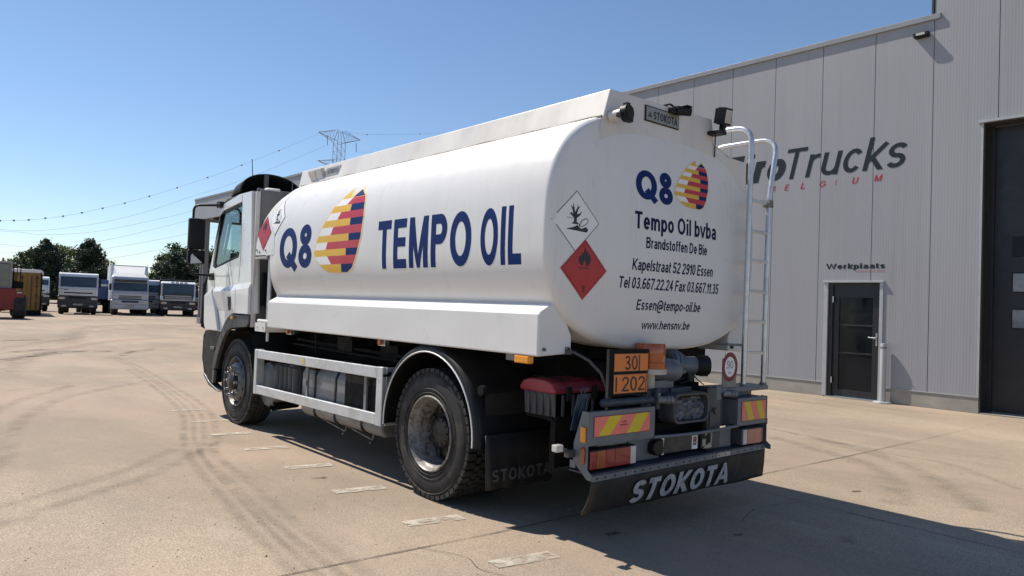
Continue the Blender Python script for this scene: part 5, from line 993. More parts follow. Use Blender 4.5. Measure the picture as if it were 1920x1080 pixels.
def strip(name, m, pts, w, z, core=0.55, curved=True, ends=True):
    P = smooth_poly(pts) if curved else [Vector((*p, 0)) for p in pts]
    me = bpy.data.meshes.new(name); V = []; F = []; A = []; n = len(P)
    for k, p in enumerate(P):
        d = (P[min(k + 1, n - 1)] - P[max(k - 1, 0)]).normalized(); s = Vector((-d.y, d.x, 0)); e = 0.0 if ends and k in (0, n - 1) else 1.0
        for q, f in ((-1, 0), (-core, 1), (core, 1), (1, 0)): V.append((p.x + s.x * w / 2 * q, p.y + s.y * w / 2 * q, z)); A.append(f * e)
    for k in range(n - 1):
        for j in range(3): F.append((k * 4 + j, k * 4 + j + 1, k * 4 + j + 5, k * 4 + j + 4))
    me.from_pydata(V, [], F); at = me.attributes.new("fade", 'FLOAT', 'POINT'); at.data.foreach_set("value", A); me.materials.append(m)
    o = bpy.data.objects.new(name, me); COL.objects.link(o); tag(o, kind='structure'); return o
TRK = [(-0.15, 17.0), (-0.27, 14.0), (-0.68, 10.05), (-1.05, 7.2), (-1.60, 5.2), (-1.96, 4.18), (-2.11, 2.95), (-2.25, 1.87), (-2.34, 0.86), (-2.42, -0.4)]
zt = [0.0015]
def track(pts, w=0.11, dx=0.0):
    zt[0] += 0.00012; strip("tyre_mark", D_TRACK, [(x + dx, y) for x, y in pts], w * 1.35, zt[0], 0.25)
track(TRK, 0.10); track(TRK, 0.07, -0.13)
t2 = [(-0.60, 13.6), (-1.0, 10.0), (-1.45, 7.0), (-1.98, 5.1), (-2.27, 3.85), (-2.47, 2.5), (-2.63, 1.37), (-2.70, 0.65), (-2.78, -0.4)]
track(t2, 0.09); track(t2, 0.06, 0.11)
track([(-4.6, 2.1), (-3.88, 2.58), (-3.38, 3.0), (-2.85, 3.40), (-2.3, 4.0), (-1.6, 5.0)], 0.15); track([(-4.6, 2.5), (-3.83, 3.05), (-3.4, 3.36), (-2.87, 3.79), (-2.2, 4.6)], 0.14)
track([(-4.2, 3.2), (-3.65, 4.8), (-3.33, 6.6), (-2.94, 7.9), (-2.3, 9.3), (-0.8, 11.0)], 0.20); track([(-4.5, 3.4), (-4.0, 5.2), (-3.6, 7.2), (-3.0, 9.0), (-2.0, 10.8)], 0.18)
track([(4.6, 2.6), (4.10, 1.5), (3.95, 1.1), (3.75, 0.62), (3.51, 0.22), (3.05, -0.15), (2.57, -0.43), (2.0, -0.66)], 0.26)
track([(4.9, 1.8), (4.25, 0.44), (3.76, -0.13), (3.28, -0.55), (2.86, -0.92), (2.4, -1.15)], 0.24)
track([(5.2, 3.6), (4.65, 1.2), (4.44, 0.33), (4.47, -0.14), (4.07, -0.69), (3.68, -1.13)], 0.13)
track([(0.84, 27.7), (2.3, 33.1), (4.1, 36.2), (7, 37.5), (9.0, 34)], 0.8); track([(-0.4, 22), (1.5, 29), (4.5, 32.5), (7, 31.5)], 0.7); track([(-3, 12), (-1.4, 18), (2, 24), (8, 27)], 0.5); track([(-3.5, 14), (-2, 20), (1, 26)], 0.45)
for pts, w in (([(-4, 9.5), (-1.5, 11.6), (1.5, 12.6)], 0.5), ([(7.4, 9), (7.37, 3.6), (7.24, 2.3), (6.8, -0.3)], 0.7), ([(8.6, 9), (8.7, 3.6), (8.5, 0)], 0.5), ([(-6, 17), (-1.5, 21), (2, 23)], 1.2), ([(-1, 15.5), (1.0, 18.6), (3.2, 20.5)], 0.6), ([(6.2, 4), (6.1, 1.6), (5.6, -0.6)], 0.5)):
    zt[0] += 0.00012; strip("scuff_mark", D_PALE, pts, w, zt[0])
for pts, w in (([(-3.3, 15.2), (-2.4, 16.2), (-1.0, 18.4), (0.3, 18.6)], 0.7), ([(-4.5, 16.5), (-2.6, 18.0), (-1.0, 19.6)], 0.5), ([(-5, 20), (-2.4, 23.0), (-0.5, 24)], 0.8), ([(0.0, 16.9), (0.6, 18.2), (1.6, 19.4)], 0.35)):
    zt[0] += 0.00012; strip("oil_stain", D_OIL, pts, w, zt[0], 0.2)
for x, y, r in ((-0.62, 0.16, 0.07), (2.2, -0.24, 0.05), (5.88, 1.28, 0.09), (0.11, -0.36, 0.04), (0.7, -0.9, 0.12), (-1.585, 2.68, 0.07), (-2.6, 4.9, 0.04)):
    zt[0] += 0.0001; strip("oil_stain", D_OIL, [(x - r, y), (x - r * 0.3, y + 0.01), (x + r * 0.3, y - 0.01), (x + r, y)], r * 1.1, zt[0], 0.3)
zt[0] += 0.0002
strip("slab_joint", D_JOINT, [(-5.0, 0.70), (-2.55, 0.672), (-1.28, 0.622), (1.42, 0.632), (3.7, 0.60), (9.96, 0.61)], 0.017, zt[0] + 0.0001, 0.6, False)
strip("slab_joint", D_JOINT, [(1.44, 0.63), (1.40, -0.6), (1.395, -4.0)], 0.017, zt[0] + 0.0002, 0.6, False)
strip("slab_joint", D_JOINT, [(1.44, 7.4), (1.43, 0.63)], 0.014, zt[0] + 0.0003, 0.6, False); strip("slab_joint", D_JOINT, [(-5.0, 7.0), (9.9, 7.05)], 0.014, zt[0] + 0.0004, 0.6, False)
strip("slab_joint", D_JOINT, [(-2.7, 0.68), (-2.4, -4)], 0.01, zt[0] + 0.0005, 0.6, False)
for k, (x, y) in enumerate(((-1.47, 0.11), (-1.465, 1.09), (-1.48, 2.145), (-1.45, 3.15), (-1.45, 4.15), (-1.45, 5.12), (-1.36, 6.10), (-1.30, 7.12))):
    strip("parking_line", D_PAINT, [(x - 0.225, y + 0.035), (x - 0.215, y + 0.034), (x + 0.20, y - 0.034), (x + 0.21, y - 0.035)], 0.135, zt[0] + 0.0006, 0.92, False, False)

# hairline cracks and loose grit
for k, pts in enumerate(([(-1.9, 0.68), (-1.75, 0.35), (-1.8, 0.1), (-1.62, -0.3)], [(0.4, -0.2), (0.9, -0.05), (1.4, -0.16)], [(2.1, 0.62), (2.4, 1.3), (2.35, 2.0), (2.8, 3.0)], [(4.9, 0.6), (5.3, -0.3), (5.2, -1.2)])):
    strip("hairline_crack", D_JOINT, pts, 0.008, zt[0] + 0.0008 + k * 0.00005, 0.4)
rnd = random.Random(5); g = G()
for _ in range(900):
    x = rnd.uniform(-4.6, 5.5); y = rnd.uniform(-2.2, 9.0)
    if rnd.random() < 0.5: x = rnd.uniform(-4.2, -0.4); y = rnd.uniform(-1.5, 3.5)
    r = rnd.uniform(0.0022, 0.0065) * (1.7 if rnd.random() < 0.06 else 1); a = rnd.uniform(0, 6.28)
    vs = [g.bm.verts.new((x + r * math.cos(a + k * 1.257) * rnd.uniform(0.7, 1.3), y + r * math.sin(a + k * 1.257) * rnd.uniform(0.7, 1.3), 0.0005)) for k in range(5)]; t_ = g.bm.verts.new((x + r * 0.2, y, r * rnd.uniform(0.7, 1.2)))
    for k in range(5): g._f([vs[k], vs[(k + 1) % 5], t_])
o = g.build("grit", mat("loose_grit", (0.26, 0.22, 0.175), 0.85, 0, 0.5, 40)); tag(o, "loose grit and small stones scattered over the concrete", "grit", kind='stuff')

# ================================================================== WORKSHOP HALL
BX, BA = 9.985, R(1.063)
def clad_mat():
    m, N, L, P = new_mat("grey_cladding"); v = mapping(N, L)
    w = N.new("ShaderNodeTexWave"); w.bands_direction = 'Y'; w.inputs["Scale"].default_value = 6.3; w.inputs["Distortion"].default_value = 0.25; w.inputs["Detail"].default_value = 2; L.new(v, w.inputs["Vector"])
    c = ramp(N, L, noise(N, L, mapping(N, L, (1, 1, 0.25)), 0.8, 5), [(0.3, (0.300, 0.305, 0.324)), (0.7, (0.330, 0.335, 0.354))])
    c = mixc(N, L, 1.0, c, ramp(N, L, w.outputs["Fac"], [(0.15, (0.94,) * 3), (0.55, (1.01,) * 3), (0.9, (1.02,) * 3)]), 'MULTIPLY')
    c = mixc(N, L, ramp(N, L, noise(N, L, mapping(N, L, (4, 4, 0.18)), 1.1, 7, 0.65), [(0.52, (0, 0, 0)), (0.78, (0.32,) * 3)]), c, (0.20, 0.195, 0.19))
    L.new(c, P.inputs["Base Color"]); P.inputs["Roughness"].default_value = 0.5; P.inputs["Metallic"].default_value = 0.0
    bump(N, L, P, w.outputs["Fac"], 0.12, 0.004); return m
M['clad'] = clad_mat()
M['fascia'] = mat("grey_fascia_metal", (0.255, 0.26, 0.275), 0.5, 0.1, 0.06, 3); M['trim_light'] = mat("light_grey_trim", (0.42, 0.43, 0.44), 0.45, 0.2, 0.06, 4)
M['gate'] = mat("anthracite_gate", (0.016, 0.018, 0.022), 0.42, 0, 0.12, 2, bumpv=0.05); M['plinth'] = mat("concrete_plinth", (0.30, 0.285, 0.255), 0.8, 0, 0.12, 2.5, (0.42, 0.40, 0.35), 0.6, (0.5, 1.6, 3))
M['letter_grey'] = mat("dark_slate_letter", (0.016, 0.026, 0.031), 0.6, 0, 0.05, 4, spec=0.2); M['letter_red'] = mat("pink_red_letter", (0.42, 0.022, 0.048), 0.6, 0, 0.05, 4, spec=0.2)
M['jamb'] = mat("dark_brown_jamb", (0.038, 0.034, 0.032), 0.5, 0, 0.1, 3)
M['milky'] = mat("milky_gate_pane", (0.20, 0.225, 0.25), 0.12, 0, 0.35, 2.2, (0.05, 0.06, 0.07), 0.6, (1, 3, 3), spec=0.8)
hall = thing("workshop_hall", "grey metal clad workshop hall with dark lettering and a black sectional gate", "workshop", (BX, 0, 0), BA)
TH = 0.10
def panel(pts, hole=None):
    g = G(); g.prism(pts, 'x', 0.0, TH); return g
wall = bpy.data.objects.new("wall", None)
g = G()
seams = [0.982 + 1.0422 * k for k in range(-8, 40)]
DZ, GZ, GS = 2.30, 5.06, 1.20
for a, b in zip(seams, seams[1:]):
    s0, s1 = a + 0.006, b - 0.006; top = 11.0 if b < 2.1 else 7.10
    if s0 > 29.8: break
    if b > -3.5 and a < GS:                               # over the gate
        if b <= GS: pts = [(s0, GZ), (s1, GZ), (s1, top), (s0, top)]
        else: pts = [(s0, GZ), (GS, GZ), (GS, 0.285), (s1, 0.285), (s1, top), (s0, top)]
        if a < -3.45: pts = [(s0, 0.285), (-3.45, 0.285), (-3.45, GZ), (s1, GZ), (s1, top), (s0, top)]
    elif a < 2.9 < b: pts = [(s0, 0.285), (2.86, 0.285), (2.86, DZ - 0.03), (s1, DZ - 0.03), (s1, top), (s0, top)]
    elif a < 3.9 < b: pts = [(s0, DZ - 0.03), (3.93, DZ - 0.03), (3.93, 0.285), (s1, 0.285), (s1, top), (s0, top)]
    else: pts = [(s0, 0.285), (s1, 0.285), (s1, top), (s0, top)]
    g.prism(pts, 'x', 0.0, TH)
wl_ = g.build("wall", 'clad', hall)
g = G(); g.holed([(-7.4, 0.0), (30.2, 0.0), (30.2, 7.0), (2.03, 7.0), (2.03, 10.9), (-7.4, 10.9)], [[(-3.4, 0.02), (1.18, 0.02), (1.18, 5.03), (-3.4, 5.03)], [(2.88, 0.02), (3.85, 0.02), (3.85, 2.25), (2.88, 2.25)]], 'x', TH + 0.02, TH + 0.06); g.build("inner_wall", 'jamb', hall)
g = G()
g.box(-0.002, 0.45, GS, 2.86, 0.0, 0.27); g.box(-0.002, 0.45, 3.93, 30.0, 0.0, 0.27); g.box(-0.002, 0.45, -7.4, -3.45, 0.0, 0.27); g.build("plinth", 'plinth', hall, bevel=0.006)
g = G()
for a, b in ((GS, 2.85), (3.94, 30.0), (-7.4, -3.45)): g.box(-0.014, 0.10, a, b, 0.272, 0.286)
g.build("drip_strip", 'trim_light', hall)
g = G(); g.box(-0.045, 0.30, 1.915, 41.66, 7.10, 7.20); g.build("roof_fascia", 'fascia', hall, bevel=0.004)
g = G(); g.box(-0.012, 0.02, 2.036, 2.075, 7.2, 11.0); g.box(0.02, 6.0, 2.032, 2.036, 7.0, 11.0); g.build("corner_trim", 'jamb', hall)
g = G(); g.box(0.3, 14.0, 2.04, 30.0, 6.9, 7.05); g.box(0.3, 14, -7.4, 2.03, 10.7, 10.9); g.build("roof", 'fascia', hall)
# gate
g = G(); g.box(0.0, 0.40, GS - 0.02, GS, 0.02, GZ); g.box(0.0, 0.40, -3.45, -3.43, 0.02, GZ); g.box(0.0, 0.40, -3.43, GS - 0.02, GZ - 0.02, GZ); g.build("gate_reveal", 'jamb', hall)
g = G(); g.box(-0.05, 0.02, -3.55, 1.275, 5.06, 5.10); g.build("gate_cap", 'trim_light', hall)
g = G(); g.box(-0.008, 0.015, GS + 0.001, GS + 0.035, 0.29, 5.058); g.build("gate_edge", 'trim_light', hall)
gt = bpy.data.objects.new("sectional_gate", None); COL.objects.link(gt); gt.parent = hall
g = G(); zz = 0.03
while zz < 5.0: g.box(0.355, 0.395, -3.43, GS - 0.02, zz, min(zz + 0.6122, 5.03)); zz += 0.613
g.build("gate_leaf", 'gate', gt, bevel=0.0)
g = G(); g.box(0.30, 0.356, GS - 0.10, GS - 0.021, 0.02, 5.03); g.build("gate_rail", 'gate', gt)
for z0, z1 in ((1.505, 1.815), (2.13, 2.44), (2.75, 3.06)):
    for s1 in (0.81, -0.15, -1.11, -2.07):
        g = G(); g.box(0.346, 0.3545, s1 - 0.66, s1 + 0.02, z0 - 0.02, z1 + 0.02); f = g.build("gate_window", 'black', gt, bevel=0.01)
        if z0 < 2.7:
            g = G(); g.box(0.343, 0.3455, s1 - 0.64, s1, z0, z1); g.build("pane", 'milky', f)
g = G(); g.box(-0.01, 0.36, -3.43, GS - 0.02, 0.004, 0.018); g.build("gate_sill", 'plinth', hall)
# door
dr = bpy.data.objects.new("door", None); COL.objects.link(dr); dr.parent = hall
g = G(); g.box(-0.02, 0.06, 3.885, 3.965, 0.02, 2.27); g.box(-0.02, 0.06, 2.82, 2.885, 0.02, 2.27); g.build_each("door_trim", 'trim_light', dr, bevel=0.003)
g = G(); g.box(-0.05, 0.06, 2.805, 3.985, 2.272, 2.305); g.build("door_cap", 'trim_light', dr, bevel=0.003)
g = G(); g.box(0.02, 0.14, 3.80, 3.884, 0.02, 2.27); g.box(0.02, 0.14, 2.886, 2.905, 0.02, 2.27); g.box(0.02, 0.14, 2.905, 3.80, 2.235, 2.27); g.build("door_frame", 'gate', dr)
g = G(); g.holed([(2.907, 0.03), (3.797, 0.03), (3.797, 2.232), (2.907, 2.232)], [[(3.03, 0.16), (3.68, 0.16), (3.68, 1.98), (3.03, 1.98)]], 'x', 0.055, 0.105); g.box(0.065, 0.095, 3.03, 3.68, 0.87, 0.90); g.box(0.065, 0.095, 3.03, 3.68, 1.42, 1.45); g.build("door_leaf", 'gate', dr, bevel=0.003)
g = G(); g.box(0.078, 0.084, 3.03, 3.68, 0.16, 1.98); g.build("door_glass", 'dark_glass', dr)
g = G(); g.box(0.045, 0.055, 2.935, 2.965, 1.06, 1.30); g.cyl((0.05, 2.95, 1.21), (-0.005, 2.95, 1.21), 0.011); g.cyl((-0.005, 2.94, 1.21), (-0.005, 3.085, 1.215), 0.012); g.build("door_handle", 'silver', dr, smooth=40)
g = G(); g.cyl((0.01, 3.79, 0.28), (0.01, 3.79, 0.40), 0.014); g.cyl((0.01, 3.79, 1.88), (0.01, 3.79, 2.0), 0.014); g.build_each("hinge", 'silver', dr)
g = G(); g.box(-0.06, 0.14, 2.89, 3.88, 0.002, 0.02); g.build("threshold", 'silver', dr)
# lettering on the cladding: u = -s
mpw = lambda u, v, l=0: (-0.004 - l, -u, v)
text(hall, 'letter_grey', "Tiro", -6.33, -4.865, 4.452, 5.085, mpw, 0.215, 0.20, 0)
text(hall, 'letter_grey', "Trucks", -4.835, -2.445, 4.450, 5.088, mpw, 0.125, 0.20, 0)
for ch, a, b in (("B", 5.215, 5.085), ("E", 4.885, 4.775), ("L", 4.530, 4.435), ("G", 4.125, 3.99), ("I", 3.80, 3.775), ("U", 3.465, 3.335), ("M", 3.045, 2.885)):
    text(hall, 'letter_red', ch, -a, -b, 4.222, 4.345, mpw, 0.14, 0.2, 0)
text(hall, 'letter_grey', "Werkplaats", -3.945, -2.802, 2.545, 2.650, mpw, 0.195, 0, 0)
shapes(hall, "underline", [('letter_red', [(-3.36, 2.489), (-2.80, 2.489), (-2.80, 2.497), (-3.36, 2.497)], 0)], lambda u, v, l=0: (-0.005, -u, v), 0)
g = G(); g.box(-0.10, -0.002, 2.10, 2.345, 6.805, 6.905); g.box(-0.12, -0.10, 2.09, 2.355, 6.82, 6.90); wlm = g.build("wall_lamp", 'black', hall, bevel=0.01)
g = G(); g.box(-0.125, -0.1205, 2.15, 2.30, 6.838, 6.882); g.build("lamp_face", 'clear_lens', wlm)
# open canopy at the far end
g = G(); g.box(0.0, 0.12, 30.0, 41.60, 5.95, 7.095); g.build("canopy_fascia", 'clad', hall)
g = G(); g.box(0.12, 12.0, 30.0, 41.60, 6.1, 6.95); g.box(0.0, 12, 41.60, 41.65, 5.95, 7.095); g.build("canopy_roof", 'fascia', hall)
g = G()
for s in (31.5, 34.0, 36.5, 39.0): g.box(0.2, 12.0, s, s + 0.2, 5.85, 6.1)
g.build_each("canopy_beam", 'jamb', hall)
for x in (0.25, 11.5):
    g = G(); g.box(x - 0.15, x + 0.15, 40.15, 40.22, 0.02, 6.1); g.box(x - 0.15, x + 0.15, 40.58, 40.65, 0.02, 6.1); g.box(x - 0.03, x + 0.03, 40.22, 40.58, 0.02, 6.1); g.box(x - 0.25, x + 0.25, 40.1, 40.7, 0.0, 0.02); g.box(x - 0.18, x + 0.18, 40.12, 40.68, 0.02, 0.35); g.build("column", 'fascia', hall)
g = G(); g.box(0.02, 12, 29.9, 30.0, 0, 7.05); g.build("end_wall", 'clad', hall)
# bollard
bol = thing("bollard", "grey steel bollard standing on its round foot beside the workshop door", "bollard", (9.845, 2.76, 0))
g = G(); g.lathe([(0.165, 0.0), (0.165, 0.022), (0.155, 0.03), (0.05, 0.032)], (0, 0, 0), (0, 0, 1), 32); g.build("foot", 'trim_light', bol, smooth=30)
g = G(); g.lathe([(0.054, 0.031), (0.054, 1.10), (0.048, 1.12), (0.0, 1.124)], (0, 0, 0), (0, 0, 1), 28); g.build("post", 'trim_light', bol, smooth=30)
g = G(); g.lathe([(0.0555, 1.02), (0.0555, 1.06)], (0, 0, 0), (0, 0, 1), 28); g.cyl((-0.05, -0.03, 1.03), (-0.06, -0.036, 1.03), 0.01); g.build("collar", 'alu_dark', bol)

# ================================================================== FAR VEHICLES (their fronts look this way, towards -y)
def far_wheel(g_parent, x, y, r=0.5, w=0.32):
    e = bpy.data.objects.new("wheel", None); COL.objects.link(e); e.parent = g_parent; e.location = (x, y, r)
    g = G(); g.lathe([(r * 0.58, 0), (r * 0.9, -0.01), (r, 0.04), (r, w - 0.04), (r * 0.9, w + 0.01), (r * 0.58, w)], (-w / 2, 0, 0), (1, 0, 0), 24); g.build("tyre", 'rubber', e, smooth=40)
    g = G(); g.lathe([(0.0, 0.06), (r * 0.5, 0.06), (r * 0.58, 0.0), (r * 0.58, w), (0.0, w - 0.06)], (-w / 2, 0, 0), (1, 0, 0), 18); g.build("rim", 'rim_grey', e)
    return e
M['far_white'] = mat("dusty_white_cab", (0.74, 0.75, 0.77), 0.35, 0, 0.05, 2, (0.4, 0.38, 0.34), 0.25); M['far_silver'] = mat("silver_cab_paint", (0.50, 0.52, 0.56), 0.4, 0.15, 0.06, 2)
M['far_blue'] = mat("blue_tipper_paint", (0.018, 0.060, 0.19), 0.4, 0, 0.12, 2); M['far_yellow'] = mat("faded_yellow_body", (0.27, 0.155, 0.032), 0.6, 0, 0.2, 1.5, (0.10, 0.06, 0.03), 0.55, (1.5, 1.5, 0.8))
M['far_red'] = mat("loader_red", (0.22, 0.018, 0.016), 0.45, 0, 0.12, 2); M['far_dark'] = mat("dark_cab_paint", (0.028, 0.030, 0.042), 0.4, 0, 0.15, 2); M['far_green'] = mat("dark_green_body", (0.02, 0.05, 0.035), 0.5, 0, 0.2, 2)
M['screen'] = mat("windscreen_glass", (0.045, 0.066, 0.080), 0.07, 0, 0.25, 1.2, spec=0.8)
def lorry(name, label, cat, x, y, rz, w, h, paint, group=None, sill=1.15, scr=(1.75, 2.5), bumper='far_dark', grille='slot', depth=2.0, roof=None, mirrors=True):
    t = thing(name, label, cat, (x, y, 0), rz, group); hw = w / 2
    cb = G(); pf = [(0.0, sill), (0.0, scr[0] - 0.05), (0.06, scr[0]), (0.26, scr[1]), (0.36, h - 0.07), (0.55, h), (depth, h), (depth, sill)]
    cb.prism(pf, 'x', -hw, hw); cab_ = cb.build("cab", paint, t, bevel=0.10, seg=3)
    g = G(); z0, z1 = scr; f = lambda z: 0.06 + (z - z0) / (z1 - z0) * 0.20
    g.loft([[(xx, f(z) - 0.012 - 0.0 * abs(xx), z) for xx in (-hw + 0.10, 0, hw - 0.10)] for z in (z0 + 0.03, z1 - 0.02)], False); g.build("windscreen", 'screen', cab_)
    for sx in (-1, 1):
        g = G(); g.prism([(0.35, z0 + 0.05), (1.35, z0 + 0.1), (1.35, z1 - 0.02), (0.50, z1 - 0.02)], 'x', sx * (hw + 0.004), sx * (hw - 0.01)); g.build("side_window", 'screen', cab_)
        g = G(); g.box(sx * (hw + 0.10) - 0.07, sx * (hw + 0.10) + 0.07, 0.05, 0.13, z0 + 0.05, z1 - 0.12); g.box(sx * (hw + 0.04) - 0.06, sx * (hw + 0.04) + 0.06, 0.09, 0.12, z1 - 0.16, z1 - 0.13)
        if mirrors: g.build("mirror", 'black', t, bevel=0.02)
        else: g.bm.free()
    g = G(); g.tube([(-0.5, f(z0) - 0.02, z0 + 0.05), (0.25, f(z0 + 0.2) - 0.02, z0 + 0.16)], 0.012, 5); g.tube([(0.2, f(z0) - 0.02, z0 + 0.05), (0.85, f(z0 + 0.2) - 0.02, z0 + 0.16)], 0.012, 5); g.build_each("wiper", 'black', cab_)
    g = G()
    if grille == 'slot': g.box(-hw * 0.72, hw * 0.72, -0.012, 0.01, sill + 0.16, sill + 0.24); g.box(-0.10, 0.10, -0.014, 0.01, sill + 0.15, sill + 0.19); g.box(-hw * 0.74, -hw * 0.5, -0.012, 0.01, sill + 0.38, sill + 0.42)
    elif grille == 'bars':
        for k in range(5): g.box(-hw * 0.78, hw * 0.78, -0.03, 0.01, sill - 0.22 + 0.135 * k, sill - 0.14 + 0.135 * k)
    else:
        for k in range(3): g.box(-hw * 0.62, hw * 0.62, -0.012, 0.01, sill + 0.03 + 0.10 * k, sill + 0.085 + 0.10 * k)
    g.build("grille", 'trim_light' if grille == 'bars' else 'black', t, bevel=0.008)
    g = G(); g.prism([(-0.06, 0.42), (-0.10, 0.60), (-0.09, sill - 0.03), (0.0, sill - 0.004), (0.6, sill - 0.004), (0.6, 0.42)], 'x', -hw - 0.02, hw + 0.02); bm_ = g.build("bumper", bumper, t, bevel=0.05)
    for sx in (-1, 1):
        g = G(); g.box(sx * hw * 0.80 - 0.17, sx * hw * 0.80 + 0.17, -0.112, -0.09, sill - 0.26, sill - 0.10); g.build("headlight", 'clear_lens', t, bevel=0.02)
    g = G(); g.box(-0.28, 0.28, -0.112, -0.10, 0.62, 0.74); g.build("number_plate", 'plate_metal', t)
    for sx in (-1, 1):
        g = G(); g.box(sx * (hw - 0.05) - 0.05, sx * (hw - 0.05) + 0.05, -0.10, -0.05, sill - 0.26, sill - 0.12); g.build("indicator", 'amber', t, bevel=0.01)
        g = G(); g.box(sx * hw * 0.70 - 0.13, sx * hw * 0.70 + 0.13, -0.113, -0.10, 0.52, 0.62); g.build("fog_lamp", 'clear_lens', t, bevel=0.01)
    g = G(); g.box(-hw * 0.45, hw * 0.45, -0.110, -0.10, sill - 0.20, sill - 0.08); g.box(-hw * 0.9, hw * 0.9, -0.1145, -0.10, 0.775, 0.79); g.build("air_intake", 'black', t)
    g = G(); g.box(-hw + 0.03, hw - 0.03, -0.004, 0.01, z0 - 0.12, z0 - 0.105); g.box(-hw * 0.86, -hw * 0.855, -0.004, 0.01, sill + 0.03, z0 - 0.12); g.box(hw * 0.855, hw * 0.86, -0.004, 0.01, sill + 0.03, z0 - 0.12); g.build("panel_gap", 'black', t)
    g = G(); g.box(-0.45, 0.45, 0.2, depth + 3.5, 0.7, 0.95); g.box(-1.0, 1.0, 0.95, 1.05, 0.42, 0.55); g.build("chassis_frame", 'chassis', t)
    for sx in (-1, 1): far_wheel(t, sx * (hw - 0.20), 1.05)
    for sx in (-1, 1): far_wheel(t, sx * (hw - 0.32), depth + 2.6, w=0.62)
    return t, cab_
gL = "lorries parked at the far side of the yard"
t, c = lorry("parked_truck", "white cab-over lorry with a single slot grille and dark bumper, left of the box truck", "truck", 5.86, 55.0, R(-10), 2.36, 2.86, 'far_white', gL, 1.28, (1.86, 2.62), 'far_dark', 'slot')
g = G(); g.box(-0.5, 0.5, 0.6, 0.62, 2.25, 2.50); g.build("rear_window", 'far_silver', c)
t, c = lorry("box_truck", "silver box truck with a pale roof wind deflector, tallest of the parked lorries", "truck", 9.14, 55.0, R(-10), 2.38, 2.84, 'far_silver', gL, 1.12, (1.72, 2.36), 'far_silver', 'mid')
g = G(); g.box(-1.24, 1.24, 2.15, 8.5, 1.0, 3.66); bx_ = g.build("cargo_box", 'far_white', t, bevel=0.03)
g = G(); g.loft([[(-1.05, 0.55, 2.84), (1.05, 0.55, 2.84)], [(-0.90, 0.9, 3.05), (0.90, 0.9, 3.05)], [(-1.05, 2.05, 3.58), (1.05, 2.05, 3.58)]], False); g.loft([[(-1.05, 0.55, 2.84), (-0.90, 0.9, 3.05), (-1.05, 2.05, 3.58)], [(-1.12, 0.7, 2.80), (-1.14, 1.2, 2.82), (-1.15, 2.1, 2.84)]], False); g.loft([[(1.05, 0.55, 2.84), (0.90, 0.9, 3.05), (1.05, 2.05, 3.58)], [(1.12, 0.7, 2.80), (1.14, 1.2, 2.82), (1.15, 2.1, 2.84)]], False); g.build("wind_deflector", 'white', t)
g = G(); g.box(-1.05, 1.05, 0.08, 0.30, 2.40, 2.58); g.build("sun_visor", 'far_dark', t, bevel=0.03)
lorry("parked_truck", "pale grey lorry half hidden between the box truck and the dark tipper", "truck", 11.45, 60.0, R(-13), 2.2, 2.72, 'far_white', gL, 1.15, (1.70, 2.32), 'far_silver', 'mid')
t, c = lorry("tipper_truck", "white-framed tipper lorry with a dark windscreen and pale grille bars, beside the hall column", "truck", 12.42, 55.0, R(-14), 2.36, 2.58, 'far_white', gL, 1.15, (1.45, 2.44), 'far_dark', 'bars')
g = G(); g.box(-1.02, 1.02, -0.014, 0.01, 1.22, 1.70); g.build("dark_band", 'far_dark', c, bevel=0.02)
g = G(); g.box(-1.22, 1.22, 2.2, 7.0, 1.1, 2.55); g.box(-1.24, 1.24, 1.0, 2.3, 2.66, 2.74); g.box(-1.24, 1.24, 2.2, 7.0, 2.55, 2.70); g.build("tipper_body", 'far_dark', t, bevel=0.03)
g = G()
for k in range(4): g.box(-0.52 + 0.30 * k, -0.30 + 0.30 * k, 0.30, 0.42, 2.50, 2.56)
g.build_each("roof_lamp", 'clear_lens', c)
t, c = lorry("parked_truck", "white lorry seen between the yellow container and the slot-grille lorry", "truck", 4.05, 62.0, R(-4), 2.3, 2.62, 'far_white', gL, 1.35, (1.95, 2.4), 'far_dark', 'slot')
g = G(); g.box(-0.9, 0.9, -0.13, -0.095, 1.20, 1.32); g.build("orange_bar", 'beige', t)
lorry("parked_truck", "white lorry showing only its edge past the yellow container", "truck", 2.55, 57.0, R(-6), 2.4, 2.65, 'far_white', gL, 1.2, (1.75, 2.4), 'far_dark', 'mid')
lorry("parked_truck", "pale lorry behind the hall column, mostly hidden by the tanker cab", "truck", 15.0, 58.0, R(-16), 2.3, 2.15, 'far_white', gL, 1.0, (1.4, 1.95), 'loader_red' if 'loader_red' in M else 'far_red', 'mid')
# blue tipper trailer seen from behind
t = thing("tipper_trailer", "dark blue tipper trailer on twin wheels between two parked lorries", "trailer", (8.0, 60.5, 0), R(-9))
g = G(); g.prism([(-1.2, 1.05), (1.2, 1.05), (1.25, 2.55), (-1.25, 2.55)], 'y', 0.0, 6.0); b = g.build("tipper_body", 'far_blue', t, bevel=0.03)
g = G(); g.box(-1.25, 1.25, -0.03, -0.002, 2.05, 2.22); g.build("pale_stripe", 'far_silver', b)
g = G(); g.box(-0.5, 0.5, 0.1, 6.0, 0.75, 1.04); g.box(-1.15, 1.15, 0.0, 0.1, 0.62, 0.74); g.build("chassis_frame", 'chassis', t)
for sx in (-1, 1):
    for dx in (0.0, 0.34): far_wheel(t, sx * (1.05 - dx), 0.9, 0.52, 0.30)
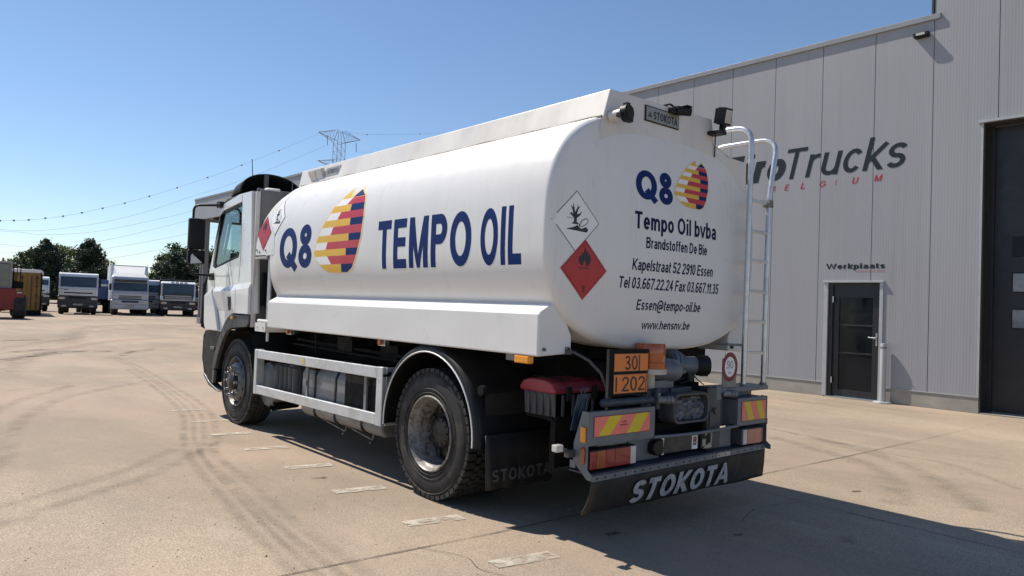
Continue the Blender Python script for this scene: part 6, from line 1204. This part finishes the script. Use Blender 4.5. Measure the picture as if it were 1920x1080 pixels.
# yellow container
t = thing("container", "faded yellow steel container with a white rounded roof rail and rusty door posts", "container", (2.22, 50.0, 0), R(-6))
g = G(); g.box(-0.72, 0.72, 0.02, 6.0, 0.32, 2.62); b = g.build("shell", 'far_yellow', t, bevel=0.03)
g = G()
for x in (-0.62, -0.26, 0.22, 0.50): g.cyl((x, -0.01, 0.40), (x, -0.01, 2.45), 0.022, seg=8)
for x in (-0.26, 0.50):
    for z in (0.75, 1.25, 1.8, 2.3): g.box(x - 0.06, x + 0.06, -0.05, 0.02, z - 0.04, z + 0.04)
g.box(-0.01, 0.0, 0.0, 0.019, 0.35, 2.6)
g.build("door_bars", 'jamb', t)
g = G(); g.box(0.70, 0.78, -0.02, 0.10, 0.05, 2.66); g.box(-0.78, -0.70, -0.02, 0.10, 0.05, 2.66); g.box(-0.78, 0.78, -0.02, 6.0, 0.05, 0.30); g.build("frame", 'chassis', t)
g = G(); g.tube([(-0.80, 0.0, 2.60), (-0.76, 0.0, 2.74), (-0.68, 0.0, 2.78), (0.66, 0.0, 2.76), (0.76, 0.0, 2.70), (0.79, 0.0, 2.52)], 0.045, 8); g.box(-0.70, 0.70, -0.01, 0.06, 2.62, 2.73); g.build("roof_rail", 'far_white', t, smooth=50)
# red wheel loader / yard tractor
t = thing("yard_tractor", "red yard tractor with a grey framed cab and a big black rear wheel", "tractor", (0.45, 44.0, 0), R(0))
g = G(); g.prism([(-0.95, 0.45), (0.52, 0.45), (0.52, 1.62), (-0.95, 1.62)], 'y', -0.2, 2.6); g.prism([(0.20, 0.9), (0.90, 0.9), (0.90, 1.28), (0.72, 1.45), (0.20, 1.45)], 'y', -0.15, 2.2); g.build("body", 'far_red', t, bevel=0.06)
g = G(); g.box(-0.95, 0.28, 0.1, 1.8, 1.63, 2.92); g.build("cab_glass", 'screen', t, bevel=0.03)
g = G()
for x in (-0.95, 0.28):
    for y in (0.06, 1.8): g.box(x - 0.05, x + 0.05, y - 0.05, y + 0.05, 1.60, 3.0)
g.box(-1.0, 0.33, 0.0, 1.9, 2.92, 3.04); g.box(-1.0, 0.33, 0.0, 0.1, 1.58, 1.70); g.build("cab_frame", 'fascia', t, bevel=0.02)
g = G(); g.tube([(0.40, 0.2, 1.60), (0.40, 0.2, 2.84), (0.72, 0.2, 2.84), (0.72, 0.2, 2.0), (0.40, 0.2, 2.0)], 0.025, 6); g.tube([(0.40, 0.2, 2.4), (0.72, 0.2, 2.4)], 0.02, 6); g.tube([(0.56, 0.2, 2.84), (0.56, 0.2, 2.0)], 0.018, 6); g.box(0.42, 0.85, 0.1, 0.5, 1.62, 1.98); g.build("rail", 'chassis', t)
g = G(); g.box(0.55, 0.78, -0.16, -0.145, 1.36, 1.42); g.build("marker_strip", 'clear_lens', t)
g = G(); g.cyl((-0.02, 0.9, 3.04), (-0.02, 0.9, 3.25), 0.05); g.build("beacon", 'red_lens', t)
far_wheel(t, 0.72, 0.30, 0.66, 0.55); far_wheel(t, -0.9, 0.35, 0.56, 0.52); far_wheel(t, -0.75, 2.3, 0.5, 0.4)

# ================================================================== TREES
def leaf_mat(name, c0, c1, c2):
    m, N, L, P = new_mat(name); v = mapping(N, L)
    c = ramp(N, L, noise(N, L, v, 0.55, 4), [(0.30, c0), (0.52, c1), (0.74, c2)])
    oi = N.new("ShaderNodeNewGeometry"); r2 = ramp(N, L, oi.outputs["Random Per Island"], [(0.0, (0.65,) * 3), (1.0, (1.35,) * 3)])
    L.new(mixc(N, L, 1.0, c, r2, 'MULTIPLY'), P.inputs["Base Color"]); P.inputs["Roughness"].default_value = 0.55; P.inputs["Transmission Weight"].default_value = 0.0
    P.inputs["Subsurface Weight"].default_value = 0.0
    out = N["Material Output"]; tr = N.new("ShaderNodeBsdfTranslucent"); L.new(P.inputs["Base Color"].links[0].from_socket, tr.inputs[0]); mx = N.new("ShaderNodeMixShader"); mx.inputs[0].default_value = 0.25
    L.new(P.outputs[0], mx.inputs[1]); L.new(tr.outputs[0], mx.inputs[2]); L.new(mx.outputs[0], out.inputs[0]); return m
LEAF = {'pine': leaf_mat("dark_needles", (0.016, 0.030, 0.018), (0.028, 0.050, 0.030), (0.048, 0.078, 0.044)), 'broad': leaf_mat("broad_leaves", (0.060, 0.095, 0.028), (0.105, 0.150, 0.045), (0.155, 0.200, 0.070)), 'mid': leaf_mat("mid_leaves", (0.032, 0.058, 0.022), (0.060, 0.095, 0.034), (0.095, 0.140, 0.052))}
M['bark'] = mat("bark", (0.075, 0.058, 0.043), 0.9, 0, 0.25, 4)
def tree(kind, x, y, h, w, label, seed, group):
    rnd = random.Random(seed); t = thing("pine_tree" if kind == 'pine' else "broadleaf_tree", label, "tree", (x, y, 0), 0, group)
    g = G(); g.tube([(0, 0, 0), (0.05 * w, 0, h * 0.3), (-0.03 * w, 0.1, h * 0.6), (0, 0, h * 0.9)], 0.12 + h * 0.012, 8)
    limbs = []
    for k in range(11):
        z = h * rnd.uniform(0.22, 0.75); a = rnd.uniform(0, 6.28); l = w * (rnd.uniform(0.25, 0.42) if kind != 'pine' else rnd.uniform(0.08, 0.16)); e = Vector((math.cos(a) * l, math.sin(a) * l, z + l * 0.5)); g.tube([(0, 0, z), tuple(e * 0.5 + Vector((0, 0, z * 0.5))), tuple(e)], 0.05, 5)
    g.build("trunk", 'bark', t, smooth=60)
    V = []; F = []
    def leaf(c, s):
        n = Vector((rnd.gauss(0, 1), rnd.gauss(0, 1), rnd.gauss(0, 1))).normalized(); a = n.orthogonal().normalized(); a = Matrix.Rotation(rnd.uniform(0, 6.28), 3, n) @ a; b = n.cross(a)
        i = len(V); V.extend([tuple(c + a * s), tuple(c + b * s * 0.55), tuple(c - a * s), tuple(c - b * s * 0.55)]); F.append((i, i + 1, i + 2, i + 3))
    clumps = []
    n_c = 150 if kind != 'pine' else 130
    for k in range(n_c):
        if kind == 'pine':
            q = rnd.uniform(0.10, 1.0); rad = w * 0.5 * min(1.0, (1 - q) * 1.9 + 0.10) * (0.8 + 0.35 * math.sin(q * 19 + seed)); a = rnd.uniform(0, 6.28); r = rad * math.sqrt(rnd.uniform(0.15, 1)); clumps.append((Vector((math.cos(a) * r, math.sin(a) * r, h * q)), h * 0.058 * rnd.uniform(0.6, 1.5)))
        else:
            while True:
                p = Vector((rnd.uniform(-1, 1), rnd.uniform(-1, 1), rnd.uniform(-1, 1)))
                if p.length < 1: break
            clumps.append((Vector((p.x * w * 0.44, p.y * w * 0.44, h * 0.53 + p.z * h * 0.42)), h * 0.070 * rnd.uniform(0.5, 1.4)))
    for c, r in clumps:
        for _ in range(80 if kind != 'pine' else 70):
            d = Vector((rnd.gauss(0, 1), rnd.gauss(0, 1), rnd.gauss(0, 0.8))); d = d.normalized() * r * rnd.uniform(0.45, 1.12); leaf(c + d, h * rnd.uniform(0.012, 0.026))
    for _ in range(320):
        c, r = rnd.choice(clumps); d = Vector((rnd.gauss(0, 1), rnd.gauss(0, 1), abs(rnd.gauss(0, 1)))).normalized(); leaf(c + d * r * rnd.uniform(1.1, 1.6), h * rnd.uniform(0.010, 0.020))
    me = bpy.data.meshes.new("crown"); me.from_pydata(V, [], F); me.materials.append(LEAF['pine' if kind == 'pine' else ('mid' if seed % 3 == 0 else 'broad')]); o = bpy.data.objects.new("crown", me); COL.objects.link(o); o.parent = t
K = 1.447
def tp(x, z): return (-4.543 + (x + 4.543) * K, 1.538 + (z - 1.538) * K)
gT = "trees behind the parked lorries"
for kind, x, z, w, seed, lab in (
    ('broad', 4.9, 4.5, 4.4, 3, "leafy tree at the left end of the tree row, above the yellow container"),
    ('pine', 6.35, 5.9, 5.2, 11, "dark pine right of the leftmost leafy tree"),
    ('broad', 8.0, 6.15, 6.2, 4, "light green leafy tree between two dark pines"),
    ('pine', 9.85, 6.15, 5.4, 23, "dark pine rising left of the box truck roof"),
    ('mid', 5.65, 5.3, 4.6, 24, "green tree peeping out between the leftmost leafy tree and the first pine"),
    ('broad', 10.75, 5.3, 4.4, 16, "leafy tree peeping out on the right of the second dark pine"),
    ('broad', 11.55, 4.55, 3.4, 7, "small pale green tree just left of the box truck roof"),
    ('mid', 13.0, 4.25, 3.6, 6, "low green tree behind the box truck roof"),
    ('broad', 15.2, 3.9, 3.2, 10, "low leafy tree right of the box truck"),
    ('pine', 17.0, 5.5, 5.0, 31, "dark pine above the white-framed tipper"),
    ('mid', 18.1, 6.2, 4.6, 30, "green tree peeping out between the right-hand pine and the tall leafy tree"),
    ('mid', 19.4, 7.3, 6.6, 9, "tall leafy tree behind the mirror of the tanker cab"),
    ('pine', 21.3, 5.6, 5.0, 37, "dark pine right of the tall tree, beside the cab pillar"),
    ('mid', 23.4, 6.9, 5.5, 12, "leafy tree seen through the front of the cab window"),
    ('broad', 25.8, 6.9, 5.6, 15, "leafy tree seen through the rear of the cab window"),
    ('mid', 2.6, 3.2, 3.4, 18, "low tree at the far left behind the yard tractor"),
    ('broad', 14.2, 3.5, 3.4, 21, "low bushy tree behind the half-hidden pale lorry")):
    X_, Z_ = tp(x, z); tree('pine' if kind == 'pine' else kind, X_, (105.0 + (seed % 3)) if kind == 'pine' else 111.0, Z_, w * K * (1.15 if kind != 'pine' else 1.05), lab, seed, gT)
# distant hedge that closes the horizon
rnd = random.Random(77); V = []; F = []
for _ in range(26000):
    x = rnd.uniform(-150, 260); y = 150 + rnd.uniform(-3, 3); top = 2.6 + 1.3 * math.sin(x * 0.21) * math.sin(x * 0.057 + 1) + 0.6 * math.sin(x * 0.9); z = rnd.uniform(0, 1) ** 0.7 * max(1.2, top)
    c = Vector((x, y, z)); n = Vector((rnd.gauss(0, 1), rnd.gauss(0, 1), rnd.gauss(0, 1))).normalized(); a = n.orthogonal().normalized(); b = n.cross(a); s = rnd.uniform(0.35, 0.7); i = len(V)
    V.extend([tuple(c + a * s), tuple(c + b * s * 0.6), tuple(c - a * s), tuple(c - b * s * 0.6)]); F.append((i, i + 1, i + 2, i + 3))
me = bpy.data.meshes.new("far_hedge"); me.from_pydata(V, [], F); me.materials.append(LEAF['mid']); o = bpy.data.objects.new("far_hedge", me); COL.objects.link(o); tag(o, "long green hedge closing the yard along the horizon", "hedge", kind='stuff')

# ================================================================== PYLON AND LINES
PY = 190.0
CAMP = Vector((-4.543, -3.276, 1.538))
def on_py(px, py):
    d = _f + _r2 * ((px - 960) / 1386.5) - _u2 * ((py - 540) / 1386.5); return CAMP + d * ((PY - CAMP.y) / d.y)
M['lattice'] = mat("galvanised_lattice", (0.26, 0.29, 0.33), 0.6, 0.3, 0.1, 1)
M['wire'] = mat("weathered_cable", (0.34, 0.38, 0.43), 0.6, 0.2, 0.1, 1)
P0 = on_py(641, 246); bx0 = P0.x - 0.6
pyl = thing("pylon", "grey lattice electricity pylon rising behind the tanker", "pylon", (bx0, PY, 0))
g = G(); H = P0.z
def halfw(z): return 1.25 if z > 26 else 1.25 + (26 - z) * 0.10
zs = [0, 6, 11.5, 16.5, 21, 25.5, 29, 32, 34.5, 37, 39.5, 42, 44.5, 46.8]
for sx in (-1, 1):
    for sy in (-1, 1): g.tube([(sx * halfw(z), sy * halfw(z), z) for z in zs] + [(sx * 0.5, sy * 0.5, H)], 0.085, 5)
for z0, z1 in zip(zs, zs[1:]):
    a, b = halfw(z0), halfw(z1)
    for A, B in (((-a, -a), (b, -b)), ((a, -a), (-b, -b)), ((-a, a), (b, b)), ((a, a), (-b, b)), ((-a, -a), (-b, b)), ((a, -a), (b, b))): g.tube([(*A, z0), (*B, z1)], 0.038, 4)
    g.tube([(-b, -b, z1), (b, -b, z1)], 0.038, 4); g.tube([(-b, b, z1), (b, b, z1)], 0.038, 4)
g.build("tower", 'lattice', pyl)
def crossarm(zc, half, drop):
    g = G()
    for sx in (-1, 1):
        tip = Vector((sx * half, 0, zc))
        for sy in (-1, 1):
            g.tube([(sx * 1.0, sy * 1.0, zc + 0.5 * drop), tuple(tip)], 0.07, 5); g.tube([(sx * 1.25, sy * 1.25, zc - drop * 0.6), tuple(tip)], 0.07, 5)
            for q in range(1, 7):
                t0, t1 = (q - 1) / 6.5, q / 6.5; a = Vector((sx * 1.0, sy * 1.0, zc + 0.5 * drop)).lerp(tip, t0 if q % 2 else t1); b = Vector((sx * 1.25, sy * 1.25, zc - drop * 0.6)).lerp(tip, t1 if q % 2 else t0); g.tube([tuple(a), tuple(b)], 0.035, 4)
        for q in range(1, 6): a = Vector((sx * 1.25, -1.25, zc - drop * 0.6)).lerp(tip, q / 6.5); b = Vector((sx * 1.25, 1.25, zc - drop * 0.6)).lerp(tip, (q + 1) / 6.5); g.tube([tuple(a), tuple(b)], 0.03, 4)
    return g.build("crossarm", 'lattice', pyl)
crossarm(on_py(641, 256).z, 6.6, 3.0); crossarm(on_py(641, 306).z - 0.4, 6.4, 2.2)
g = G()
for px, a, b in ((614, 254, 272), (668, 268, 285)):
    A, B = on_py(px, a), on_py(px, b); g.cyl((A.x - bx0, 0, A.z), (B.x - bx0, 0, B.z), 0.10, seg=6)
g.build_each("insulator", 'lattice', pyl)
wires = [([(-160, 411), (-60, 413.5), (0, 414), (53, 412.5), (118, 405.5), (192, 390.5), (280, 368), (389, 333), (455, 309), (523, 282), (602, 249)], "topmost cable carrying round marker balls towards the pylon"),
 ([(-160, 424), (0, 430.5), (55, 432.8), (111, 429), (194, 416.7), (278, 395.8), (361, 368), (420, 349.6), (498, 321), (546, 300.5), (613, 272)], "second cable from the top, ending at the left insulator"),
 ([(-160, 424), (28, 434.7), (69, 439.4), (125, 439), (194, 432), (278, 415), (358, 395.8), (480, 355), (613, 310)], "third cable from the top, crossing the sky left of the canopy"),
 ([(-160, 478), (60, 472), (172, 455), (250, 439), (355, 412.5), (480, 375), (640, 318)], "fourth cable from the top, passing above the left trees"),
 ([(-160, 492), (60, 483), (192, 466.7), (278, 452.8), (353, 437.5), (480, 405), (640, 345)], "fifth cable from the top, passing behind the mirror"),
 ([(-160, 515), (60, 504), (211, 484), (278, 472), (333, 460.5), (480, 425), (640, 370)], "lowest cable in the sky, just above the box truck"),
 ([(-160, 452), (0, 458), (25, 461), (120, 468)], "short faint cable at the left edge, low over the trees"),
 ([(641, 246), (688, 252), (787, 251), (900, 246)], "cable with two marker balls right of the pylon top"),
 ([(668, 285), (720, 284), (900, 270)], "cable leaving the right insulator of the pylon")]
for pts, lab in wires:
    P = [on_py(*p) for p in pts]; S_ = []
    Q = [P[0] * 2 - P[1]] + P + [P[-1] * 2 - P[-2]]
    for k in range(1, len(Q) - 2):
        for j in range(8):
            t_ = j / 8; a, b, c_, d = Q[k - 1], Q[k], Q[k + 1], Q[k + 2]; S_.append(0.5 * ((2 * b) + (c_ - a) * t_ + (2 * a - 5 * b + 4 * c_ - d) * t_ * t_ + (3 * b - a - 3 * c_ + d) * t_ ** 3))
    S_.append(P[-1]); g = G(); g.tube([tuple(p) for p in S_], 0.024, 5); o = g.build("power_line", 'wire'); tag(o, lab, "power line", "power lines")
    if "ball" in lab:
        for px, py in (([(0, 413.8), (26, 413.3), (54, 412.2), (85, 409), (118, 405.3), (153.5, 398.8), (192.5, 390.5), (234, 380.8), (280, 368), (332, 352), (389, 332.6), (453, 309.7), (523, 282.5)]) if len(pts) > 6 else [(688, 252), (787, 251)]):
            c_ = on_py(px, py); g = G(); g.ball(tuple(c_), 0.25, (1, 1, 1), 10, 8); g.build("marker_ball", 'wire', o, smooth=60)
